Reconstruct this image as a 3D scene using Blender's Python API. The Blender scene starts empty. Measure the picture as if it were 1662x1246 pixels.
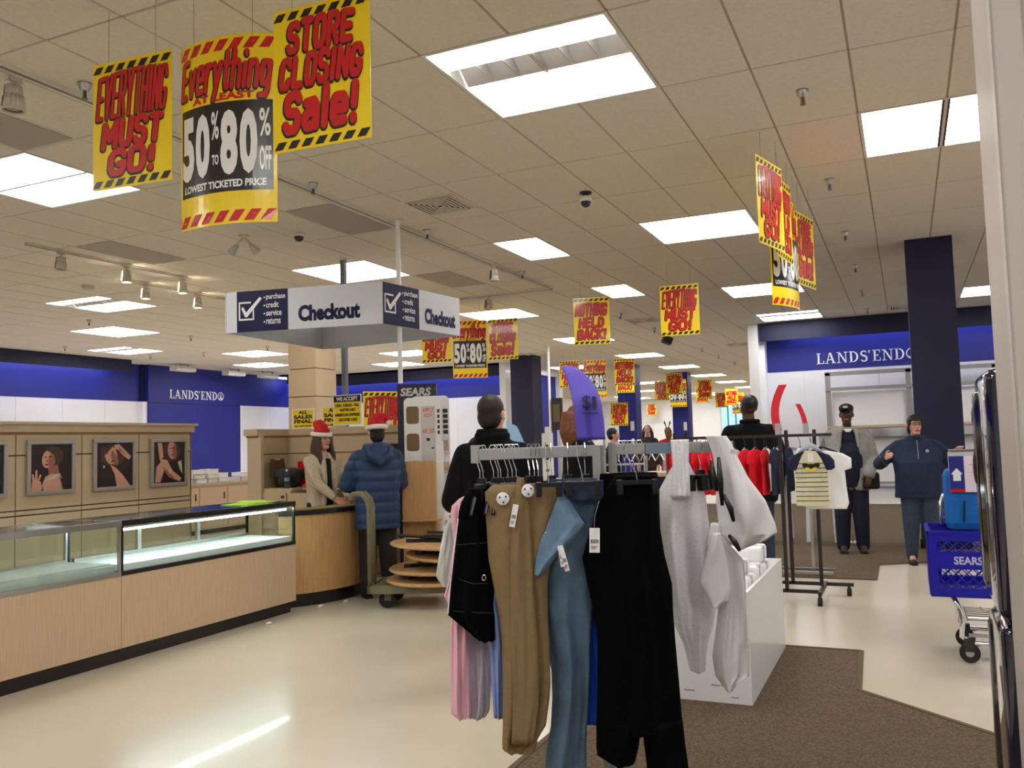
import bpy, bmesh, math, random
from mathutils import Vector, Matrix
random.seed(7)
C = bpy.context.scene.collection
R = math.radians

# ---------------------------------------------------------------- camera, world, exposure
H_EYE, H_CEIL = 1.45, 3.89
_yaw, _pit, _rol, _f = R(24.313), R(3.921), R(1.627), 1406.9
_F = Vector((-math.sin(_yaw)*math.cos(_pit), math.cos(_yaw)*math.cos(_pit), math.sin(_pit)))
_r0 = Vector((math.cos(_yaw), math.sin(_yaw), 0)); _u0 = _r0.cross(_F)
_R = _r0*math.cos(_rol) - _u0*math.sin(_rol); _U = _r0*math.sin(_rol) + _u0*math.cos(_rol)
cd = bpy.data.cameras.new('camera'); cam = bpy.data.objects.new('camera', cd); C.objects.link(cam)
cd.sensor_fit = 'HORIZONTAL'; cd.sensor_width = 36.0; cd.lens = _f/1662*36.0; cd.clip_start = .05; cd.clip_end = 300
M = Matrix((_R, _U, -_F)).transposed().to_4x4(); M.translation = Vector((0, 0, H_EYE)); cam.matrix_world = M
bpy.context.scene.camera = cam
W = bpy.data.worlds.new('world'); bpy.context.scene.world = W; W.use_nodes = True
W.node_tree.nodes['Background'].inputs[0].default_value = (.45, .68, 1, 1)
W.node_tree.nodes['Background'].inputs[1].default_value = 1.2
vs = bpy.context.scene.view_settings
vs.view_transform = 'Standard'; vs.look = 'None'; vs.gamma = 1; vs.use_curve_mapping = False; vs.exposure = 0.7
cy_ = bpy.context.scene.cycles; cy_.max_bounces = 6; cy_.diffuse_bounces = 4; cy_.glossy_bounces = 3; cy_.transmission_bounces = 5; cy_.transparent_max_bounces = 20; cy_.caustics_reflective = False; cy_.caustics_refractive = False
LIGHT = 8.0          # radiance of the fluorescent ceiling panels
FH = Vector((-.41172, .91131, 0)); RH = Vector((.91131, .41172, 0))    # horizontal directions of the front clothes rack

# ---------------------------------------------------------------- materials
def lin(c):
    return tuple(((v/255)/12.92 if v/255 <= .04045 else (((v/255)+.055)/1.055)**2.4) for v in c)
MATS = {}
def mat(name, rgb, rough=.6, metal=0, var=0, vscale=8, bump=0, bscale=60, coat=0, emit=0, trans=0, alpha=1, stretch=None, spec=.5, rgb2=None, wave=None):
    if name in MATS: return MATS[name]
    m = bpy.data.materials.new(name); m.use_nodes = True; nt = m.node_tree; b = nt.nodes['Principled BSDF']
    col = lin(rgb)+(1,)
    b.inputs['Base Color'].default_value = col; b.inputs['Roughness'].default_value = rough; b.inputs['Metallic'].default_value = metal
    b.inputs['Coat Weight'].default_value = coat; b.inputs['Coat Roughness'].default_value = .06; b.inputs['Specular IOR Level'].default_value = spec
    if trans: b.inputs['Transmission Weight'].default_value = trans; b.inputs['IOR'].default_value = 1.45
    if alpha < 1: b.inputs['Alpha'].default_value = alpha
    if emit: b.inputs['Emission Color'].default_value = col; b.inputs['Emission Strength'].default_value = emit
    if var or bump or wave:
        tc = nt.nodes.new('ShaderNodeTexCoord'); mp = nt.nodes.new('ShaderNodeMapping'); nt.links.new(tc.outputs['Object'], mp.inputs['Vector'])
        if stretch: mp.inputs['Scale'].default_value = stretch
    if var:
        n = nt.nodes.new('ShaderNodeTexNoise'); n.inputs['Scale'].default_value = vscale; n.inputs['Detail'].default_value = 5
        nt.links.new(mp.outputs['Vector'], n.inputs['Vector'])
        mx = nt.nodes.new('ShaderNodeMix'); mx.data_type = 'RGBA'
        c2 = lin(rgb2)+(1,) if rgb2 else tuple(max(0, v*(1-var)) for v in col[:3])+(1,)
        mr = nt.nodes.new('ShaderNodeMapRange'); mr.inputs[1].default_value = .35; mr.inputs[2].default_value = .65
        nt.links.new(n.outputs['Fac'], mr.inputs[0]); nt.links.new(mr.outputs[0], mx.inputs['Factor'])
        mx.inputs['A'].default_value = col; mx.inputs['B'].default_value = c2
        nt.links.new(mx.outputs['Result'], b.inputs['Base Color'])
    if bump:
        n2 = nt.nodes.new('ShaderNodeTexNoise') ; n2.inputs['Scale'].default_value = bscale; n2.inputs['Detail'].default_value = 4
        nt.links.new(mp.outputs['Vector'], n2.inputs['Vector'])
        bp = nt.nodes.new('ShaderNodeBump'); bp.inputs['Strength'].default_value = bump; bp.inputs['Distance'].default_value = .01
        nt.links.new(n2.outputs['Fac'], bp.inputs['Height']); nt.links.new(bp.outputs['Normal'], b.inputs['Normal'])
    MATS[name] = m
    return m
mat('floor_vinyl', (220, 209, 188), .24, var=.1, vscale=.7, coat=.15, rgb2=(209, 199, 178))
mat('ceil_tile', (226, 218, 204), .95, var=.06, vscale=30, bump=.25, bscale=140)
mat('ceil_seam', (176, 164, 142), .9)
mat('metal_white', (222, 220, 214), .4)
mat('lamp_lens', (253, 251, 249), .6, emit=LIGHT)
mat('reflector', (196, 192, 190), .35)
mat('white_wall', (232, 232, 236), .55, var=.03, vscale=2)
mat('white_gloss', (238, 238, 240), .3, coat=.2)
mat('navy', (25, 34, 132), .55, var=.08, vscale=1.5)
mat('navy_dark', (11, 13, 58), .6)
ORD = ['first', 'second', 'third', 'fourth', 'fifth', 'sixth', 'seventh', 'eighth', 'ninth', 'tenth', 'eleventh', 'twelfth', 'thirteenth', 'fourteenth']
mat('white_letter', (240, 240, 242), .5)
mat('pillar', (200, 190, 182), .45, var=.04, vscale=2)
mat('beige_lam', (196, 174, 142), .5, var=.05, vscale=3, bump=.05, bscale=30)
mat('beige_dark', (150, 104, 66), .5)
mat('groove', (62, 48, 38), .7)
mat('pale_wood', (206, 178, 147), .45, var=.14, vscale=6, stretch=(14, 14, .8))
mat('maple', (203, 158, 104), .4, var=.16, vscale=5, stretch=(10, 10, .9), coat=.15)
mat('disc_wood', (204, 162, 112), .45, var=.2, vscale=5, stretch=(2, 12, 2))
mat('black_lam', (24, 20, 19), .3)
mat('black_matte', (12, 12, 14), .7)
mat('black_plastic', (16, 16, 18), .35)
mat('rack_brown', (38, 28, 25), .4)
mat('steel', (196, 196, 194), .28, metal=1)
mat('chrome', (225, 225, 228), .1, metal=1)
mat('grey_bar', (170, 172, 170), .4, metal=.35)
def thin_glass(name, tint, gl=.5):
    m = bpy.data.materials.new(name); m.use_nodes = True; nt = m.node_tree; nt.nodes.remove(nt.nodes['Principled BSDF'])
    t = nt.nodes.new('ShaderNodeBsdfTransparent'); t.inputs[0].default_value = lin(tint)+(1,)
    g = nt.nodes.new('ShaderNodeBsdfGlossy'); g.inputs['Roughness'].default_value = .02
    fr = nt.nodes.new('ShaderNodeLayerWeight'); fr.inputs[0].default_value = .5
    pw_ = nt.nodes.new('ShaderNodeMath'); pw_.operation = 'POWER'; pw_.inputs[1].default_value = 4.5; nt.links.new(fr.outputs['Facing'], pw_.inputs[0])
    ma = nt.nodes.new('ShaderNodeMath'); ma.operation = 'MULTIPLY_ADD'; ma.inputs[1].default_value = .85; ma.inputs[2].default_value = .035; nt.links.new(pw_.outputs[0], ma.inputs[0])
    mx = nt.nodes.new('ShaderNodeMixShader'); nt.links.new(ma.outputs[0], mx.inputs[0]); nt.links.new(t.outputs[0], mx.inputs[1]); nt.links.new(g.outputs[0], mx.inputs[2])
    nt.links.new(mx.outputs[0], nt.nodes['Material Output'].inputs[0]); MATS[name] = m
thin_glass('glass', (249, 254, 252)); thin_glass('pane', (240, 248, 252)); thin_glass('acrylic', (240, 238, 250))
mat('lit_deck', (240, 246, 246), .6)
mat('grey_deck', (206, 212, 206), .7, var=.1, vscale=6)
mat('tube', (235, 255, 254), .5, emit=40)
mat('yellow', (255, 222, 10), .35, coat=.3)
mat('sign_red', (206, 14, 22), .3, coat=.3)
mat('sign_black', (22, 16, 18), .3, coat=.3)
mat('sign_white', (244, 244, 244), .35, coat=.3)
mat('carpet', (116, 98, 74), .95, var=.45, vscale=45, bump=1., bscale=120, stretch=(1.6, 1, 1))
mat('carpet_edge', (96, 80, 60), .9)
mat('string', (150, 146, 138), .6)
mat('grille', (40, 37, 33), .7)
mat('return_grey', (176, 168, 156), .8, bump=.4, bscale=300)
mat('dome', (18, 18, 20), .1, coat=.6)
mat('spot_white', (206, 200, 186), .4)
mat('bulb', (255, 238, 205), .5, emit=30)
mat('brass', (120, 105, 85), .35, metal=.8)

# ---------------------------------------------------------------- mesh helpers
class MB:
    def __init__(s): s.v = []; s.f = []; s.m = []; s.k = 0
    def mi(s, k): s.k = k; return s
    def add(s, vs, fs):
        o = len(s.v); s.v += [tuple(v) for v in vs]; s.f += [tuple(o+i for i in f) for f in fs]; s.m += [s.k]*len(fs); return s
    def box(s, c, d, rz=0, ry=0, rx=0):
        hx, hy, hz = d[0]/2, d[1]/2, d[2]/2
        m = Matrix.Rotation(rz, 3, 'Z') @ Matrix.Rotation(ry, 3, 'Y') @ Matrix.Rotation(rx, 3, 'X')
        vs = [m @ Vector((x, y, z)) + Vector(c) for x in (-hx, hx) for y in (-hy, hy) for z in (-hz, hz)]
        return s.add(vs, [(0, 1, 3, 2), (4, 6, 7, 5), (0, 4, 5, 1), (2, 3, 7, 6), (0, 2, 6, 4), (1, 5, 7, 3)])
    def b2(s, a, b): return s.box([(a[i]+b[i])/2 for i in range(3)], [abs(b[i]-a[i]) for i in range(3)])
    def bar(s, p, q, w, d=None):                       # square bar between two points
        p, q = Vector(p), Vector(q); d = d or w; z = (q-p).normalized()
        a = Vector((0, 0, 1)) if abs(z.z) < .9 else Vector((1, 0, 0)); x = a.cross(z).normalized(); y = z.cross(x)
        vs = []
        for e in (p, q):
            for sx, sy in ((-1, -1), (1, -1), (1, 1), (-1, 1)): vs.append(e + x*sx*w/2 + y*sy*d/2)
        return s.add(vs, [(3, 2, 1, 0), (4, 5, 6, 7), (0, 1, 5, 4), (1, 2, 6, 5), (2, 3, 7, 6), (3, 0, 4, 7)])
    def ring_loft(s, rings, cap=True, close=True):     # rings: lists of equal length
        n = len(rings[0]); o = len(s.v); vs = [p for r in rings for p in r]; fs = []
        for i in range(len(rings)-1):
            for j in range(n if close else n-1):
                k = (j+1) % n; fs.append((i*n+j, i*n+k, (i+1)*n+k, (i+1)*n+j))
        if cap: fs += [tuple(range(n-1, -1, -1)), tuple(range((len(rings)-1)*n, len(rings)*n))]
        return s.add(vs, fs)
    def tube(s, pts, r, n=8, cap=True):
        pts = [Vector(p) for p in pts]; rs = r if isinstance(r, (list, tuple)) else [r]*len(pts)
        rings = []; x = None
        for i, p in enumerate(pts):
            t = (pts[min(i+1, len(pts)-1)] - pts[max(i-1, 0)])
            t = t.normalized() if t.length > 1e-9 else Vector((0, 0, 1))
            if x is None:
                a = Vector((0, 0, 1)) if abs(t.z) < .9 else Vector((1, 0, 0)); x = a.cross(t).normalized()
            else:
                x = (x - t*x.dot(t)); x = x.normalized() if x.length > 1e-6 else t.orthogonal().normalized()
            y = t.cross(x)
            rings.append([p + (x*math.cos(2*math.pi*k/n) + y*math.sin(2*math.pi*k/n))*rs[i] for k in range(n)])
        return s.ring_loft(rings, cap)
    def cyl(s, p, q, r, r2=None, n=16): return s.tube([p, q], [r, r if r2 is None else r2], n)
    def lathe(s, prof, c=(0, 0, 0), n=20, cap=True):   # prof: (radius, z)
        return s.ring_loft([[Vector((c[0]+r*math.cos(2*math.pi*k/n), c[1]+r*math.sin(2*math.pi*k/n), c[2]+z)) for k in range(n)] for r, z in prof], cap)
    def ell(s, c, r, n=12, m=8, rot=None):
        rings = []; c = Vector(c)
        for i in range(m+1):
            a = -math.pi/2 + math.pi*i/m; rr = max(math.cos(a), .02)
            ring = []
            for k in range(n):
                p = Vector((r[0]*rr*math.cos(2*math.pi*k/n), r[1]*rr*math.sin(2*math.pi*k/n), r[2]*math.sin(a)))
                ring.append((rot @ p if rot else p) + c)
            rings.append(ring)
        return s.ring_loft(rings)
    def cap(s, p, r0, q, r1, n=10):                    # rounded tapered capsule
        p, q = Vector(p), Vector(q); d = q-p
        if d.length < 1e-5: return s.ell(p, (r0, r0, r0), n, 6)
        t = d.normalized(); pts = []; rs = []
        for a in (85, 60, 30): pts.append(p - t*r0*math.sin(R(a))); rs.append(r0*math.cos(R(a)))
        pts.append(p); rs.append(r0); pts.append(q); rs.append(r1)
        for a in (30, 60, 85): pts.append(q + t*r1*math.sin(R(a))); rs.append(r1*math.cos(R(a)))
        return s.tube(pts, rs, n)
    def prism(s, poly, z0, z1):                        # polygon in xy (convex or not) extruded in z
        n = len(poly); vs = [(x, y, z0) for x, y in poly]+[(x, y, z1) for x, y in poly]
        fs = [tuple(range(n-1, -1, -1)), tuple(range(n, 2*n))]+[(i, (i+1) % n, n+(i+1) % n, n+i) for i in range(n)]
        return s.add(vs, fs)
    def plate(s, poly, y0, y1, o=(0, 0)):              # polygon in xz, extruded along y
        n = len(poly); vs = [(x+o[0], y0, z+o[1]) for x, z in poly]+[(x+o[0], y1, z+o[1]) for x, z in poly]
        fs = [tuple(range(n)), tuple(range(2*n-1, n-1, -1))]+[((i+1) % n, i, n+i, n+(i+1) % n) for i in range(n)]
        return s.add(vs, fs)
    def xf(s, fn): s.v = [tuple(fn(Vector(v))) for v in s.v]; return s
    def mesh(s, name, mats, smooth=False):
        me = bpy.data.meshes.new(name); me.from_pydata(s.v, [], s.f)
        for m in (mats if isinstance(mats, (list, tuple)) else [mats]): me.materials.append(MATS[m] if isinstance(m, str) else m)
        if len(me.materials) > 1: me.polygons.foreach_set('material_index', s.m)
        bm = bmesh.new(); bm.from_mesh(me); bmesh.ops.recalc_face_normals(bm, faces=bm.faces[:]); bm.to_mesh(me); bm.free()
        if smooth: me.polygons.foreach_set('use_smooth', [True]*len(me.polygons))
        me.update(); return me
def link(name, me, parent=None, loc=(0, 0, 0), rz=0):
    o = bpy.data.objects.new(name, me); C.objects.link(o); o.location = loc; o.rotation_euler = (0, 0, rz)
    if parent: o.parent = parent
    return o
def part(name, mb, mats, parent=None, origin=None, smooth=False, bevel=0):
    if origin is not None:
        q = Vector(origin); mb.xf(lambda v: v-q)
    me = mb.mesh(name, mats, smooth); o = link(name, me, parent, (origin if origin is not None and parent is None else (0, 0, 0)))
    if bevel:
        b = o.modifiers.new('bevel', 'BEVEL'); b.width = bevel; b.segments = 2; b.limit_method = 'ANGLE'
    return o
def tag(o, label=None, cat=None, group=None, kind=None):
    if label: o['label'] = label
    if cat: o['category'] = cat
    if group: o['group'] = group
    if kind: o['kind'] = kind
    return o
def thing(name, label, cat, loc=(0, 0, 0), rz=0, group=None):
    o = link(name, None, None, loc, rz); o.empty_display_size = .1
    return tag(o, label, cat, group)
def struct(name, mb, mats, parent=None, smooth=False, bevel=0):
    o = part(name, mb, mats, parent, None, smooth, bevel)
    if parent is None: o['kind'] = 'structure'
    return o
def dup(root, loc, rz=0, label=None):
    r = root.copy(); C.objects.link(r); r.location = loc; r.rotation_euler = (0, 0, rz)
    if label: r['label'] = label
    for ch in root.children:
        c = ch.copy(); C.objects.link(c); c.parent = r
        for g in ch.children:
            d = g.copy(); C.objects.link(d); d.parent = c
    return r
# ---------------------------------------------------------------- lettering
_T = {}
def text_raw(s, offset=0, shear=0, space=1):
    key = (s, offset, shear, space)
    if key in _T: return _T[key]
    cu = bpy.data.curves.new('t', 'FONT'); cu.body = s; cu.size = 1; cu.offset = offset; cu.shear = shear; cu.space_character = space; cu.resolution_u = 3; cu.fill_mode = 'FRONT'
    ob = bpy.data.objects.new('t', cu); C.objects.link(ob)
    me = bpy.data.meshes.new_from_object(ob); vs = [Vector(v.co) for v in me.vertices]; fs = [tuple(p.vertices) for p in me.polygons]
    bpy.data.objects.remove(ob); bpy.data.meshes.remove(me); bpy.data.curves.remove(cu)
    x0 = min(v.x for v in vs); x1 = max(v.x for v in vs); y0 = min(v.y for v in vs); y1 = max(v.y for v in vs)
    _T[key] = ([((v.x-x0)/(x1-x0), (v.y-y0)/(y1-y0)) for v in vs], fs, (x1-x0)/(y1-y0))
    return _T[key]
def put_text(mb, s, x0, x1, z0, z1, y, offset=.02, shear=0, space=1, warp=None):
    """write s into the box x0..x1, z0..z1 of the local plane y (front faces -y)"""
    vs, fs, asp = text_raw(s, offset, shear, space)
    pts = []
    for a, b in vs:
        if warp: a, b = warp(a, b)
        pts.append((x0+(x1-x0)*a, y, z0+(z1-z0)*b))
    mb.add(pts, fs)
    return mb
# ================================================================ THE SETTING
XL, XR, YB, YF = -19.0, 4.2, -5.0, 52.0
struct('floor', MB().b2((XL-.2, YB-.2, -.1), (XR+.2, YF+.2, 0)), 'floor_vinyl')
def carpet(name, poly):
    o = struct(name, MB().prism(poly, .001, .008), 'carpet')
    for i in range(len(poly)):
        a, b = Vector(poly[i]), Vector(poly[(i+1) % len(poly)])
        if (b-a).length > .2: part('carpet_edging', MB().bar((a.x, a.y, .006), (b.x, b.y, .006), .03, .012), 'carpet_edge', o)
    return o
carpet('floor_carpet_near', [(-1.68, -4.9), (4, -4.9), (4, 1.5), (.95, 4.2), (.31, 4.77), (-.32, 5.34), (-.35, 6.3), (-1.68, 6.3)])
carpet('floor_carpet_far', [(-6.5, 9.3), (-.35, 9.38), (-.36, 10.44), (.1, 10.74), (4, 13.2), (4, 19.2), (-6.5, 19.2)])
# lanes of a heavier weave in the far carpet are left to the material

# ---- walls
w = struct('wall_left', MB().b2((XL-.2, YB, 0), (XL, 24.5, H_CEIL)), 'white_wall')
for y0, y1 in ((YB, 17.45), (21.05, 24.3)):
    part('upper_band', MB().b2((XL, y0, 2.88), (XL+.012, y1, H_CEIL)), 'navy', w)
    n = int((y1-y0)/1.2)
    for i in range(n): part('wall_panel', MB().b2((XL, y0+(y1-y0)*i/n+.004, .1), (XL+.008, y0+(y1-y0)*(i+1)/n-.004, 2.87)), 'white_wall', w)
for y0, y1 in ((YB, 16.35), (22.6, 24.3)):
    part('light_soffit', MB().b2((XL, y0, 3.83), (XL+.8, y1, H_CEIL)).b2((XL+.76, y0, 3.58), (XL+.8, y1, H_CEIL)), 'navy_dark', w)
    part('soffit_lamp', MB().b2((XL+.35, y0+.1, 3.79), (XL+.42, y1-.1, 3.82)), mat('cove', (205, 215, 255), .5, emit=16), w)
pl = struct('wall_left_pier', MB().b2((XL, 17.45, 0), (XL+.2, 21.05, H_CEIL)), 'navy')
part('seam', MB().b2((XL+.2, 17.5, 2.84), (XL+.206, 21.0, 2.86)), 'navy_dark', pl)
for y in (17.39, 21.11): part('edge_strip', MB().b2((XL, y-.06, 2.88), (XL+.08, y+.06, H_CEIL)), 'navy_dark', pl)
for y in (17.4, 21.1): part('white_reveal', MB().b2((XL, y-.1, 0), (XL+.16, y+.05, 2.87)), 'white_gloss', pl)
# mid wall facing the camera
w = struct('wall_mid', MB().b2((XL-.2, 24.3, 0), (-10.95, 24.6, H_CEIL)), 'white_wall')
part('upper_band', MB().b2((XL, 24.285, 2.95), (-11.02, 24.3, H_CEIL)), 'navy', w)
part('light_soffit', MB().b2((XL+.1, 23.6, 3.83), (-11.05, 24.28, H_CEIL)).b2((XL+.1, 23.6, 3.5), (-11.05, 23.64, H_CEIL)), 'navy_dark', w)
part('soffit_lamp', MB().b2((XL+.3, 23.95, 3.79), (-11.2, 24.02, 3.82)), 'cove', w)
for i in range(8): part('wall_panel', MB().b2((XL+.1+i, 24.29, .1), (XL+1.09+i, 24.3, 2.93)), 'white_wall', w)
part('white_end_post', MB().b2((-11.05, 23.55, 0), (-10.85, 24.6, H_CEIL)), 'white_gloss', w)
# blue return beyond the middle column, white end post
rw = struct('wall_hall_left', MB().b2((-11.4, 24.6, 0), (-11.15, 28.4, 3.72)), 'navy')
part('white_end_post', MB().b2((-11.45, 28.4, 0), (-11.0, 28.7, 3.72)), 'white_gloss', rw)
part('lintel', MB().b2((-11.45, 24.6, 3.72), (-11.0, 28.7, H_CEIL)), 'white_wall', rw)
struct('wall_hall_return', MB().b2((-17.2, 28.5, 0), (-11.4, 28.7, H_CEIL)), 'white_wall')
struct('wall_hall_far_left', MB().b2((-17.4, 28.5, 0), (-17.2, YF, H_CEIL)), 'white_wall')
# far wall with a window opening, daylight behind it
wx0, wx1, wz0, wz1 = -10.0, -8.65, .9, 3.4
fw = MB().b2((-17.4, YF, 0), (wx0, YF+.25, H_CEIL)).b2((wx1, YF, 0), (XR, YF+.25, H_CEIL)).b2((wx0, YF, wz1), (wx1, YF+.25, H_CEIL)).b2((wx0, YF, 0), (wx1, YF+.25, wz0))
fw = struct('wall_far', fw, 'white_wall')
part('picture_rail', MB().b2((-17, YF-.03, 2.45), (-11.4, YF, 2.5)), 'metal_white', fw)
for i in range(5): part('panel_joint', MB().b2((-16.5+i*1.2, YF-.012, .1), (-16.48+i*1.2, YF, 2.4)), 'reflector', fw)
wn = struct('window_1', MB().b2((wx0, YF+.05, wz0), (wx0+.07, YF+.15, wz1)).b2((wx1-.07, YF+.05, wz0), (wx1, YF+.15, wz1)).b2((wx0, YF+.05, wz1-.07), (wx1, YF+.15, wz1)).b2((wx0, YF+.05, wz0), (wx1, YF+.15, wz0+.07)), 'metal_white')
for k in range(1, 3): part('mullion', MB().b2((wx0+k*(wx1-wx0)/3-.04, YF+.06, wz0), (wx0+k*(wx1-wx0)/3+.04, YF+.14, wz1)), mat('mullion_blue', (60, 130, 170), .5), wn)
part('transom', MB().b2((wx0, YF+.06, 1.75), (wx1, YF+.14, 1.85)), 'metal_white', wn)
for k in range(3):
    for za, zb in ((wz0+.07, 1.75), (1.85, wz1-.07)):
        part('pane', MB().b2((wx0+k*(wx1-wx0)/3+.05, YF+.09, za), (wx0+(k+1)*(wx1-wx0)/3-.05, YF+.1, zb)), 'pane', wn)
# right alcove wall
w = struct('wall_right_alcove', MB().b2((-2.83, 19.8, 0), (XR, 20.1, H_CEIL)), 'white_wall')
part('upper_band', MB().b2((-2.72, 19.785, 2.85), (XR, 19.8, H_CEIL)), 'navy', w)
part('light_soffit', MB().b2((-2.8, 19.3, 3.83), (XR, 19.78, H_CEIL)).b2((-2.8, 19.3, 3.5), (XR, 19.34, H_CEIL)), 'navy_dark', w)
part('soffit_lamp', MB().b2((-2.2, 19.52, 3.79), (XR-.2, 19.58, 3.82)), 'cove', w)
for i in range(9): part('wall_panel', MB().b2((-2.7+i*.75, 19.788, .3), (-1.957+i*.75, 19.8, 2.84)), 'white_wall', w)
part('base_board', MB().b2((-2.72, 19.5, 0), (XR, 19.8, .3)), 'white_gloss', w)
part('white_end_post', MB().b2((-3.03, 19.25, 0), (-2.82, 20.1, H_CEIL)), 'white_gloss', w)
part('white_side_trim', MB().b2((-2.82, 19.5, 0), (-2.72, 19.8, 3.45)), 'white_gloss', w)
struct('wall_hall_right', MB().b2((-3.03, 20.1, 0), (-2.83, YF, H_CEIL)), 'white_wall')
struct('wall_right', MB().b2((XR, YB, 0), (XR+.2, 20.1, H_CEIL)), 'white_wall')
struct('wall_back', MB().b2((XL-.2, YB-.2, 0), (XR+.2, YB, H_CEIL)), 'white_wall')

# ---- serif lettering on the two blue walls
def serif_line(h):
    """LANDS' END in slab serifs, built from strokes; returns MB in local xz, width"""
    T, t = .16*h, .07*h; x = 0; allm = []; mb = None
    def vst(x0, w=T): allm[-1].b2((x0, -.01, 0), (x0+w, 0, h))
    def ser(xc, z, w=.36*h): allm[-1].b2((xc-w/2, -.01, z), (xc+w/2, 0, z+t))
    def diag(xa, za, xb, zb, w):
        allm[-1].plate([(xa, za), (xa+w, za), (xb+w, zb), (xb, zb)], -.01, 0)
    for ch in "LANDS'END":
        mb = MB(); allm.append(mb)
        if ch == 'L':
            vst(x+.1*h); ser(x+.18*h, h-t); mb.b2((x, -.01, 0), (x+.66*h, 0, t)); mb.b2((x+.6*h, -.01, 0), (x+.66*h, 0, .3*h)); x += .78*h
        elif ch == 'A':
            diag(x+.08*h, 0, x+.36*h, h, .07*h); diag(x+.66*h, 0, x+.36*h, h, T); mb.b2((x+.2*h, -.01, .32*h), (x+.62*h, 0, .32*h+t)); ser(x+.12*h, 0, .3*h); ser(x+.74*h, 0, .34*h); x += 1.02*h
        elif ch == 'N':
            vst(x+.14*h, .07*h); diag(x+.7*h, 0, x+.12*h, h, T); vst(x+.74*h, .07*h); ser(x+.17*h, 0, .34*h); ser(x+.14*h, h-t, .3*h); ser(x+.78*h, h-t, .34*h); x += 1.06*h
        elif ch == 'D':
            vst(x+.1*h); ser(x+.16*h, 0, .32*h); ser(x+.16*h, h-t, .32*h); n = 12
            out = [(x+.3*h+.5*h*math.cos(a), h/2+h/2*math.sin(a)) for a in [(-math.pi/2+math.pi*i/n) for i in range(n+1)]]
            inn = [(x+.3*h+.34*h*math.cos(a), h/2+(h/2-t)*math.sin(a)) for a in [(-math.pi/2+math.pi*i/n) for i in range(n+1)]]
            for i in range(n): mb.plate([out[i], out[i+1], inn[i+1], inn[i]], -.01, 0)
            x += .95*h
        elif ch == 'S':
            pts = []
            for i in range(25):
                q = i/24; a = R(30)+q*R(240) if q < .5 else 0
                if q <= .5: a = R(20+(q/.5)*250); pts.append((x+.33*h+.22*h*math.cos(a), .75*h+.21*h*math.sin(a)))
                else: a = R(90-((q-.5)/.5)*250); pts.append((x+.33*h+.24*h*math.cos(a), .28*h+.25*h*math.sin(a)))
            for i in range(24):
                (ax, az), (bx, bz) = pts[i], pts[i+1]; wd = .05*h if i in range(0, 5) or i in range(19, 24) else .075*h
                if i in (11, 12, 13): wd = .09*h
                d = math.hypot(bx-ax, bz-az) or 1e-6; nx, nz = -(bz-az)/d*wd, (bx-ax)/d*wd
                mb.plate([(ax+nx, az+nz), (bx+nx, bz+nz), (bx-nx, bz-nz), (ax-nx, az-nz)], -.01, 0)
            x += .72*h
        elif ch == "'":
            mb.plate([(x+.02*h, h), (x+.14*h, h), (x+.06*h, .68*h)], -.01, 0); x += .36*h
        elif ch == 'E':
            vst(x+.1*h); mb.b2((x, -.01, 0), (x+.66*h, 0, t)); mb.b2((x, -.01, h-t), (x+.64*h, 0, h)); mb.b2((x+.2*h, -.01, .48*h), (x+.46*h, 0, .48*h+t))
            mb.b2((x+.6*h, -.01, 0), (x+.66*h, 0, .28*h)); mb.b2((x+.58*h, -.01, h-.26*h), (x+.64*h, 0, h)); mb.b2((x+.42*h, -.01, .4*h), (x+.47*h, 0, .62*h)); x += .8*h
    mb = MB(); allm.append(mb)    # round lighthouse emblem
    cx, cz, r = x+.5*h, .5*h, .5*h; n = 24
    for i in range(n):
        a, b = 2*math.pi*i/n, 2*math.pi*(i+1)/n
        mb.plate([(cx+r*math.cos(a), cz+r*math.sin(a)), (cx+r*math.cos(b), cz+r*math.sin(b)), (cx+.86*r*math.cos(b), cz+.86*r*math.sin(b)), (cx+.86*r*math.cos(a), cz+.86*r*math.sin(a))], -.01, 0)
    mb.plate([(cx-.14*h, .14*h), (cx+.14*h, .14*h), (cx+.07*h, .6*h), (cx-.07*h, .6*h)], -.01, 0)
    mb.b2((cx-.09*h, -.01, .63*h), (cx+.09*h, 0, .68*h)); mb.b2((cx-.05*h, -.01, .7*h), (cx+.05*h, 0, .8*h))
    mb.plate([(cx-.4*h, .3*h), (cx-.1*h, .2*h), (cx-.12*h, .12*h), (cx-.34*h, .2*h)], -.01, 0)
    mb.plate([(cx+.4*h, .3*h), (cx+.1*h, .2*h), (cx+.12*h, .12*h), (cx+.34*h, .2*h)], -.01, 0)
    return allm, x+h
for loc, rz, width, lab in (((XL+.2, 18.2, 2.99), R(90), 2.12, 'white serif wall lettering on the blue wall at the left, above the stacked boxes'), ((-1.68, 19.785, 2.97), 0, 2.0, 'white serif wall lettering on the blue wall at the right, partly behind the blue column')):
    mb, wd = serif_line(1.0); k = width/wd
    t = thing('wall_lettering', lab, 'sign', loc, rz, 'store brand wall lettering')
    for lm in mb: part('letter', lm.xf(lambda v: Vector((v.x*k, v.y*1.5, v.z*k*1.02))), 'white_letter', t)

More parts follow.
